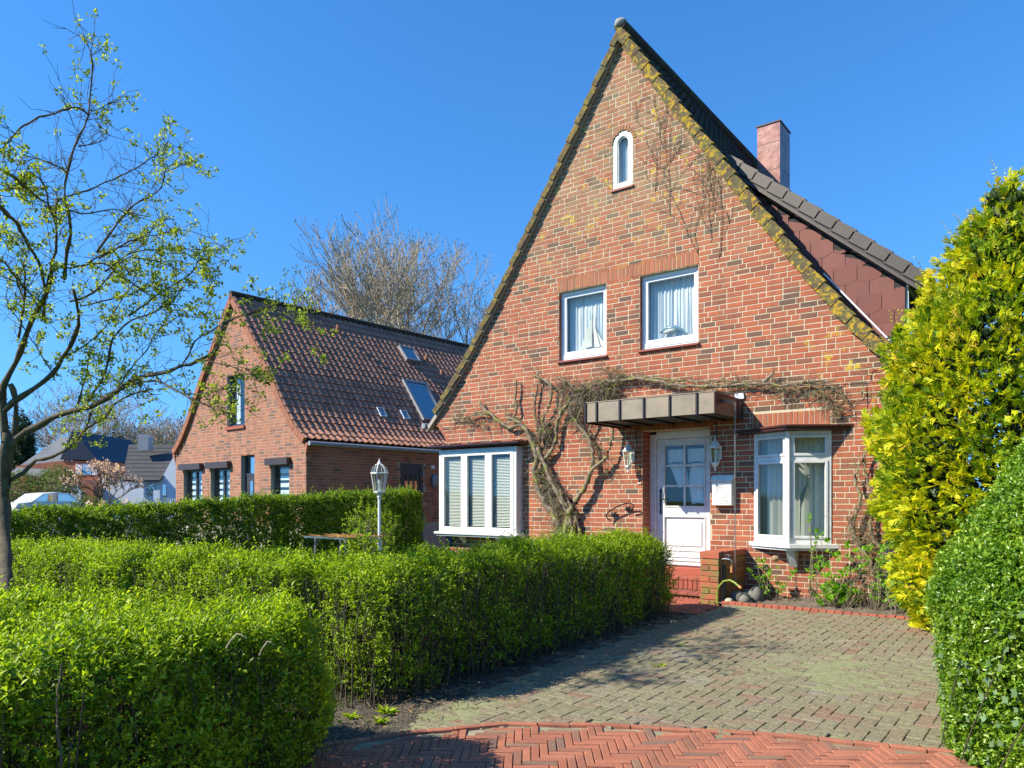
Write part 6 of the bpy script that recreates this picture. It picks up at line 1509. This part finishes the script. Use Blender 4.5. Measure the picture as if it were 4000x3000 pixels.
for i, (a, b, c, d) in enumerate(NW):
    isd = i == 2
    e = empty('entrance_door' if isd else 'window', ((a + b) / 2, .12, c)); e.parent = nb
    def nbx(x0, x1, y0, y1, z0, z1, nm, m): return MB().box(x0 - (a + b) / 2, x1 - (a + b) / 2, y0, y1, z0 - c, z1 - c).build(nm, m, e, False)
    fw = .07
    nbx(a + .01, a + fw, 0, .06, c, d - .01, 'frame', 'anthracite'); nbx(b - fw, b - .01, 0, .06, c, d - .01, 'frame', 'anthracite'); nbx(a + fw, b - fw, 0, .06, d - fw - .01, d - .01, 'frame', 'anthracite'); nbx(a + fw, b - fw, 0, .06, c, c + fw, 'frame', 'anthracite')
    if isd:
        nbx(a + fw, b - fw, .01, .05, c + fw, 2.35, 'leaf', 'anthracite'); nbx(a + fw, b - fw, .03, .035, 2.42, d - fw - .01, 'pane', 'far_glass'); nbx(a + fw, b - fw, 0, .06, 2.351, 2.419, 'transom', 'anthracite'); nbx((a + b) / 2 - .06, (a + b) / 2 + .06, .0, .009, 1.0, 2.2, 'glass_strip', 'far_glass')
    else:
        if b - a > .95 and i < 2: nbx((a + b) / 2 - .045, (a + b) / 2 + .045, 0, .06, c + fw, d - fw - .01, 'mullion', 'anthracite')
        nbx(a + fw, b - fw, .03, .034, c + fw, d - fw - .01, 'pane', 'window_glass')
        if i < 4:
            for k in range(9): nbx(a + fw + .04, b - fw - .04, .09, .094, 2.5 - .19 * k - .11, 2.5 - .19 * k, 'blind_stripe', 'fabric_white') if (i < 2 or k < 4) else None
        else:
            for x0, x1 in ((a + .09, a + .35), (b - .2, b - .09)): nbx(x0, x1, .1, .104, c + .1, d - .1, 'curtain', 'fabric_white')
        nbx(a + .01, b - .01, .5, .51, c, d, 'room_screen', 'dark_room')
    if i in (0, 1, 3): MB().box(a - .1, b + .1, -.14, -.001, 2.6, 2.78).build('shutter_box', 'brown_box', nb, False)
    if i == 4: MB().box(a - .03, b + .03, -.06, .1, c - .09, c - .005).build('window_sill', 'step_brick', nb, False)
sdr = empty('side_door', (-.1, 3.57, .3)); sdr.parent = nb
for (y0, y1, z0, z1, nm) in ((-.44, -.33, 0, 2.42, 'frame'), (.33, .44, 0, 2.42, 'frame'), (-.329, .329, 2.3, 2.42, 'frame')): MB().box(.02, .09, y0, y1, z0, z1).build(nm, 'anthracite', sdr, False)
MB().box(.03, .07, -.329, .329, 0, 2.299).build('leaf', 'anthracite', sdr, False)
for k in range(3): MB().box(.071, .076, -.24 + .18 * k, -.14 + .18 * k, .5, 2.1).build('glass_strip', 'far_glass', sdr, False)
nl = MB(); nl.lathe([(.02, 0), (.08, .08), (.1, .2), (.08, .36), (.02, .45)], (.09, 4.4, 2.0), 8); nl.build('wall_lamp', 'lead_grey', nb, False, smooth=True)
MB().box(.003, .03, 4.33, 4.47, 2.6, 2.7).build('sensor', 'upvc', nb, False)
# verges: red brick-coloured barge tiles
def nstations(step):
    out = [(0, 7.56)]; d = 0; s_ = 0; pz = 7.56
    while d < 3.84:
        nd = d + .002; nz = nroof(nd); s_ += math.hypot(.002, nz - pz); d, pz = nd, nz
        if s_ >= step: out.append((d, nz)); s_ = 0
    return out
NS = nstations(.27)
for sg in (1, -1):
    for (d0, z0), (d1, z1) in zip(NS, NS[1:]):
        es = Vector((sg * (d1 - d0), 0, z1 - z0)); L = es.length; es.normalize(); en = Vector((-es.z, 0, es.x)); en = en if en.z > 0 else -en
        c = Vector((NXC + sg * d0, -.06, z0)) + es * L / 2 - en * .06; mm = MB(); mm.obox(c, es, (0, 1, 0), en, L / 2 - .004, .05, .09); mm.build('verge_brick', 'verge_red', nb, False)
# pantiles
items = []
for (d0, z0), (d1, z1) in zip(NS, NS[1:]):
    for j in range(50): items.append((d0, z0, d1, z1, .02 + j * .215))
def nkey(q):
    x, y, z = nbw(NXC + q[0], q[4], q[1]); f = -SY * x + CY * y; u = 2000 + FPX * (CY * x + SY * y) / f; return f + (50 if u > 1850 else 0)
items.sort(key=nkey); mbr = MB(); cache = {}; rr = random.Random(6)
def ntile(mb, d0, z0, d1, z1, y, sg, tone, org=None):
    es = Vector((sg * (d1 - d0), 0, z1 - z0)).normalized(); en = Vector((-es.z, 0, es.x)); en = en if en.z > 0 else -en
    o = Vector((NXC + sg * d0, y, z0)) if org is None else Vector(org)
    pantile(mb, o, (0, .95, 0), es, en, tone, .31, .02, .03)
for i, (d0, z0, d1, z1, y) in enumerate(items):
    tn = rr.random()
    if i < 285:
        key = round(z0, 2)
        if key not in cache: m_ = MB(); ntile(m_, d0, z0, d1, z1, 0, 1, None, (0, 0, 0)); cache[key] = m_.mesh('roof_tile', 'red_tile')
        inst('roof_tile', cache[key], (NXC + d0, y, z0), nb, False, tone=tn)
    else: ntile(mbr, d0, z0, d1, z1, y, 1, max(tn, .001))
mbr.build('roof_tiles', 'red_tile', nb, False, kind='stuff')
mb = MB()
for sg in (1, -1):
    for (d0, z0), (d1, z1) in zip(NS[::2], NS[2::2] + [NS[-1]]):
        mb.prism([(NXC + sg * d0, z0 - .16), (NXC + sg * d1, z1 - .16), (NXC + sg * d1, z1 - .03), (NXC + sg * d0, z0 - .03)], -.02, 10.8)
mb.build('roof_deck', 'dark_tile', nb, False)
MB().tube([(NXC, -.1, 7.58), (NXC, 10.9, 7.58)], .1, 8).build('ridge', 'dark_tile', nb, False)
MB().tube([(.25, -.08, 3.1), (.25, 10.8, 3.1)], .06, 8).build('gutter', 'lead_grey', nb, False)
for sg in (1, -1):
    for k in range(4): mb = MB(); xa = NXC + sg * 3.63; mb.box(min(xa, xa + sg * .04 * k) - .002, max(xa, xa + sg * .04 * k) + .002, -.012 - .012 * k, .25, 2.8 + .0833 * k, 2.875 + .0833 * k); mb.build('corbel_brick', 'far_brick', nb, False)
def onroof(y0, y1, d0, d1, nm, frame='anthracite', lift=.06, fw=.06, glassm='far_glass'):
    e = empty(nm, (NXC + d0, (y0 + y1) / 2, nroof(d0))); e.parent = nb
    a = Vector((0, 0, 0)); b = Vector((d1 - d0, 0, nroof(d1) - nroof(d0))); es = b.normalized(); en = Vector((-es.z, 0, es.x)); en = en if en.z > 0 else -en; L = b.length; h = (y1 - y0) / 2
    for c, hx, hy in ((a + es * fw / 2, fw / 2, h), (b - es * fw / 2, fw / 2, h)): m_ = MB(); m_.obox(c + en * lift, es, (0, 1, 0), en, hx, hy, .05); m_.build('frame', frame, e, False)
    for s_ in (-1, 1): m_ = MB(); m_.obox(b / 2 + en * lift + Vector((0, s_ * (h - fw / 2), 0)), es, (0, 1, 0), en, L / 2 - fw - .001, fw / 2, .05); m_.build('frame', frame, e, False)
    m_ = MB(); m_.obox(b / 2 + en * (lift + .02), es, (0, 1, 0), en, L / 2 - fw, h - fw, .004); m_.build('pane', glassm, e, False)
onroof(5.55, 6.2, .62, 1.05, 'roof_hatch', 'lead_grey', .1)
onroof(4.75, 5.75, 1.75, 2.75, 'skylight', 'lead_grey', .1, .09)
onroof(3.1, 3.35, 2.55, 2.75, 'glass_tile', 'render_white', .03, .03); onroof(4.0, 4.25, 2.55, 2.75, 'glass_tile', 'render_white', .03, .03)
for y, d in ((3.2, .5), (6.6, .9), (6.9, 1.35)): MB().tube([(NXC + d, y, nroof(d) - .05), (NXC + d + .08, y, nroof(d) + .22)], .06, 8).build('vent_pipe', 'red_tile', nb, False)

# ================================================================== FAR HOUSES, CAR, MAGNOLIA (left)
def FP(u, v, t): return deep(u, v, t)
# grey-roofed house: gable towards the right, long roof slope towards us
FDIR = 46
a = FP(140, 1955, FDIR); 
gh = empty('gabled_house', (a.x, a.y, 0), YAW, label='far house with big grey sheet roof and dark navy gable boards', cat='house')
mpx = FDIR / FPX   # metres per photograph pixel at that distance
X_ = lambda u: (u - 140) * mpx
Zv = lambda v: ZC + (HZ - v) * mpx
def fprism(pts, y0, y1, nm, m, par): mb = MB(); mb.prism([(X_(u), Zv(v)) for u, v in pts], y0, y1); return mb.build(nm, m, par, False)
fprism([(60, 2120), (60, 1820), (240, 1800), (390, 1800), (390, 2120)], 0, 7, 'wall', 'far_brick', gh)
fprism([(238, 1795), (285, 1683), (302, 1700), (378, 1790), (390, 1797)], -.1, 6.9, 'gable_board', 'navy_board', gh)
for k in range(10):
    f0, f1 = k / 10, (k + 1) / 10; q = lambda f, top: (115 + (283 - 115) * f, 1690 + (1684 - 1690) * f) if top else (60 + (180 - 60) * f, 1850 + (1862 - 1850) * f)
    mb = MB(); t0, t1, b1, b0 = q(f0, 1), q(f1, 1), q(f1, 0), q(f0, 0)
    vs = [(X_(t0[0]) , 3.2, Zv(t0[1])), (X_(t1[0]) - .01, 3.2, Zv(t1[1])), (X_(b1[0]) - .01, -.6, Zv(b1[1])), (X_(b0[0]), -.6, Zv(b0[1]))]; lo_ = [(x, y + .05, z - .1) for x, y, z in vs]
    mb.add(vs + lo_, [(0, 3, 2, 1), (4, 5, 6, 7), (0, 1, 5, 4), (1, 2, 6, 5), (2, 3, 7, 6), (3, 0, 4, 7)]); mb.build('roof_sheet', 'grey_sheet', gh, False)
fprism([(298, 1815), (322, 1815), (322, 1855), (298, 1855)], -.06, -.01, 'window_shutter', 'upvc', gh); fprism([(324, 1812), (360, 1812), (360, 1855), (324, 1855)], -.04, -.005, 'window', 'far_glass', gh); fprism([(362, 1815), (386, 1815), (386, 1855), (362, 1855)], -.06, -.01, 'window_shutter', 'upvc', gh)
gr = empty('garage', tuple(FP(190, 1955, 43) * 1)[:2] + (0,), YAW, label='low brick outbuilding with arched blue white garage door', cat='garage')
mpx = 43 / FPX; X_ = lambda u: (u - 190) * mpx; Zv = lambda v: ZC + (HZ - v) * mpx
fprism([(40, 2075), (40, 1897), (215, 1892), (330, 1875), (365, 1900), (365, 2075)], 0, 3, 'wall', 'far_brick', gr)
mb = MB(); mb.prism([(X_(212), 0)] + [(X_(266) + 54 * mpx * math.cos(math.pi - math.pi * i / 12), Zv(1925) + 38 * mpx * math.sin(math.pi * i / 12)) for i in range(13)] + [(X_(320), 0)], -.08, -.01); mb.build('arched_door', 'blue_white_door', gr, False)
for u in (244, 292): mb = MB(); mb.lathe([(.07, -.0), (.07, .02)], (0, 0, 0), 10); o = mb.build('porthole', 'brown_box', gr, False); o.location = (X_(u), -.1, Zv(1917)); o.rotation_euler = (R(90), 0, 0)
# white house with dark tiled roof
a = FP(560, 1955, 44); wh_ = empty('white_house', (a.x, a.y, 0), YAW, label='far white rendered house with dark grey tiled roof and chimney', cat='house')
mpx = 44 / FPX; X_ = lambda u: (u - 560) * mpx; Zv = lambda v: ZC + (HZ - v) * mpx
fprism([(400, 2100), (400, 1870), (640, 1870), (640, 2100)], 0, 6, 'wall', 'render_white', wh_)
fprism([(632, 2100), (632, 1868), (700, 1745), (760, 1868), (760, 2100)], -.02, 5.5, 'gable_wall', 'render_white', wh_)
nrow = 9
for k in range(nrow):
    f0, f1 = k / nrow, (k + 1) / nrow
    q = lambda f: (415 + (490 - 415) * f, 705 - (705 - 632) * f, 1722 + (1876 - 1722) * f, 2.6 - 3.0 * f)
    (l0, r0_, v0, y0), (l1, r1_, v1, y1) = q(f0), q(f1); mb = MB()
    vs = [(X_(l0), y0, Zv(v0) - .03), (X_(r0_), y0, Zv(v0) - .03), (X_(r1_), y1, Zv(v1)), (X_(l1), y1, Zv(v1))]; lo_ = [(x, y + .03, z - .08) for x, y, z in vs]
    mb.add(vs + lo_, [(0, 3, 2, 1), (4, 5, 6, 7), (0, 1, 5, 4), (1, 2, 6, 5), (2, 3, 7, 6), (3, 0, 4, 7)]); mb.build('roof_row', 'grey_tile', wh_, False)
fprism([(508, 1755), (508, 1690), (530, 1690), (550, 1700), (550, 1755)], .9, 1.5, 'chimney', 'lead_grey', wh_)
for a_, b_, c_2, d_ in ((575, 605, 1890, 1935), (632 + 5, 650, 1893, 1940)): fprism([(a_, c_2), (b_, c_2), (b_, d_), (a_, d_)], -.06, -.03, 'window', 'far_glass', wh_)
# white fence and posts before the white house
pf = empty('white_fence', tuple(FP(560, 1955, 41))[:2] + (0,), YAW, label='white painted fence panel in front of the white house', cat='fence')
mpx = 41 / FPX; X_ = lambda u: (u - 560) * mpx; Zv = lambda v: ZC + (HZ - v) * mpx
fprism([(480, 2075), (480, 1885), (560, 1885), (560, 2075)], 0, .1, 'panel', 'render_white', pf)
for k in range(9): fprism([(618 + k * 9, 2060), (618 + k * 9, 1947), (621 + k * 9, 1947), (621 + k * 9, 2060)], 0, .04, 'picket', 'render_white', pf)
fprism([(603, 2060), (603, 1915), (627, 1915), (627, 2060)], -.1, .2, 'gate_post', 'render_white', pf)
Xb, Yb = np.meshgrid(np.linspace(-95, -25, 36), np.linspace(2, 70, 30)); Xb = Xb.ravel(); Yb = Yb.ravel(); hb = np.clip((-Xb - 27) / 8, 0, 1); hb = hb * hb * (3 - 2 * hb) * .5 * np.clip((Yb - 2) / 5, 0, 1) + .07
ib = (np.arange(29)[:, None] * 36 + np.arange(35)[None]).ravel(); numesh('street', np.stack([Xb, Yb, hb], 1), np.stack([ib, ib + 1, ib + 37, ib + 36], 1), 'asphalt', kind='structure')
# white car
cp_ = FP(190, 1955, 38); car = empty('parked_car', (cp_.x, cp_.y, .57), YAW + R(62), label='white parked car seen above the far hedge before the garage', cat='car')
prof = [(-2.0, .35), (-2.05, .75), (-1.95, .95), (-1.3, 1.02), (-.75, 1.42), (-.1, 1.5), (.6, 1.44), (1.3, .98), (1.95, .88), (2.1, .6), (2.05, .35)]
o = MB().prism(prof, -.82, .82).build('body', 'car_paint', car, False); bevelled(o, .09, 3)
for pts_ in ([(-1.15, 1.03), (-.7, 1.36), (-.25, 1.42), (-.25, 1.03)], [(-.18, 1.03), (-.18, 1.42), (.5, 1.38), (1.05, 1.02)]):
    for y in (-.823, .808): MB().prism(pts_, y, y + .015).build('side_window', 'far_glass', car, False)
mb = MB(); mb.add([(.66, -.7, 1.4), (.66, .7, 1.4), (1.3, .74, 1.0), (1.3, -.74, 1.0)], [(0, 3, 2, 1)]); mb.build('windscreen', 'far_glass', car, False)
for x in (-1.3, 1.35):
    for y in (-.78, .62): wl = MB().prism([(x + .32 * math.cos(q), .32 + .32 * math.sin(q)) for q in np.linspace(0, 6.28, 17)[:-1]], y, y + .18).build('wheel', 'tyre', car, False); MB().prism([(x + .19 * math.cos(q), .32 + .19 * math.sin(q)) for q in np.linspace(0, 6.28, 11)[:-1]], y - .01, y - .001).build('rim', 'lead_grey', wl, False)
for y in (-.7, .5): MB().box(2.02, 2.1, y, y + .2, .62, .74).build('headlight', 'far_glass', car, False)
# magnolia in pink bloom and shrubs
mp_ = FP(400, 1955, 34); mg = empty('magnolia', (mp_.x, mp_.y, 0), label='small pink flowering magnolia in front of the far houses', cat='tree')
A, B, RR, tips = [], [], [], []; rr = random.Random(15)
def mgrow(p, d, L, r_, lev):
    for j in range(2):
        q = p + d * L / 2; A.append(tuple(p)); B.append(tuple(q)); RR.append(r_); p = q; d = (d + Vector((rr.gauss(0, .15), rr.gauss(0, .15), rr.gauss(0, .12)))).normalized()
    if lev < 3: tips.append(tuple(p))
    if lev: [mgrow(p, (d + Vector((rr.gauss(0, .5), rr.gauss(0, .5), rr.gauss(.1, .3)))).normalized(), L * .78, r_ * .7, lev - 1) for _ in range(3)]
mgrow(Vector((mp_.x, mp_.y, 0)), Vector((.05, 0, 1)), 1.0, .07, 5)
V, F = twigset(np.array(A), np.array(B), np.array(RR)); numesh('branches', V, F, 'bark', parent=mg)
T = np.repeat(np.array(tips), 3, 0); T = T[nr.uniform(0, 1, len(T)) < .85]; m = len(T); T = T + nr.normal(0, .08, T.shape); V, F = leafgeo(T, nr.normal(0, .7, (m, 3)) + [0, 0, .7], nr.normal(0, 1, (m, 3)), nr.uniform(.07, .15, m), nr.uniform(.06, .12, m)); numesh('blossoms', V, F, 'blossom', np.repeat(nr.uniform(0, 1, m), 4), parent=mg)
for (u, t, z, r_, n_, lab) in ((230, 40, 2.6, (1.5, 1, .9), 900, 'yellow green shrub climbing before the grey roofed house'), (70, 40, 2.2, (1.3, 1, 1.0), 800, 'green shrub by the trunk before the far outbuilding'), (340, 36, 1.0, (.8, .8, .9), 500, 'dark shrub between the garage door and the magnolia')):
    p = FP(u, 1955, t); bushy('far_shrub', (p.x, p.y, z), r_, n_, .11, 'shrub_leaf', lab, 'shrub', .3, group='shrubs before the far houses')
for (u, lab) in ((398, 'pale pink blossom standing on the scrubby far hedge at its middle'), (350, 'pale pink blossom on the far hedge nearest the car'), (500, 'pale pink blossom on the far hedge before the white house')):
    p = FP(u, 1975, 21.5); m = 14; V, F = leafgeo(np.tile([[p.x, p.y, p.z]], (m, 1)) + nr.normal(0, .04, (m, 3)), nr.normal(0, .6, (m, 3)) + [0, 0, .8], nr.normal(0, 1, (m, 3)), np.full(m, .13), np.full(m, .08)); tag(numesh('magnolia_blossom', V, F, 'blossom', np.repeat(nr.uniform(.5, 1, m), 4), kind=None), lab, 'blossom', 'blossoms on the far hedge')
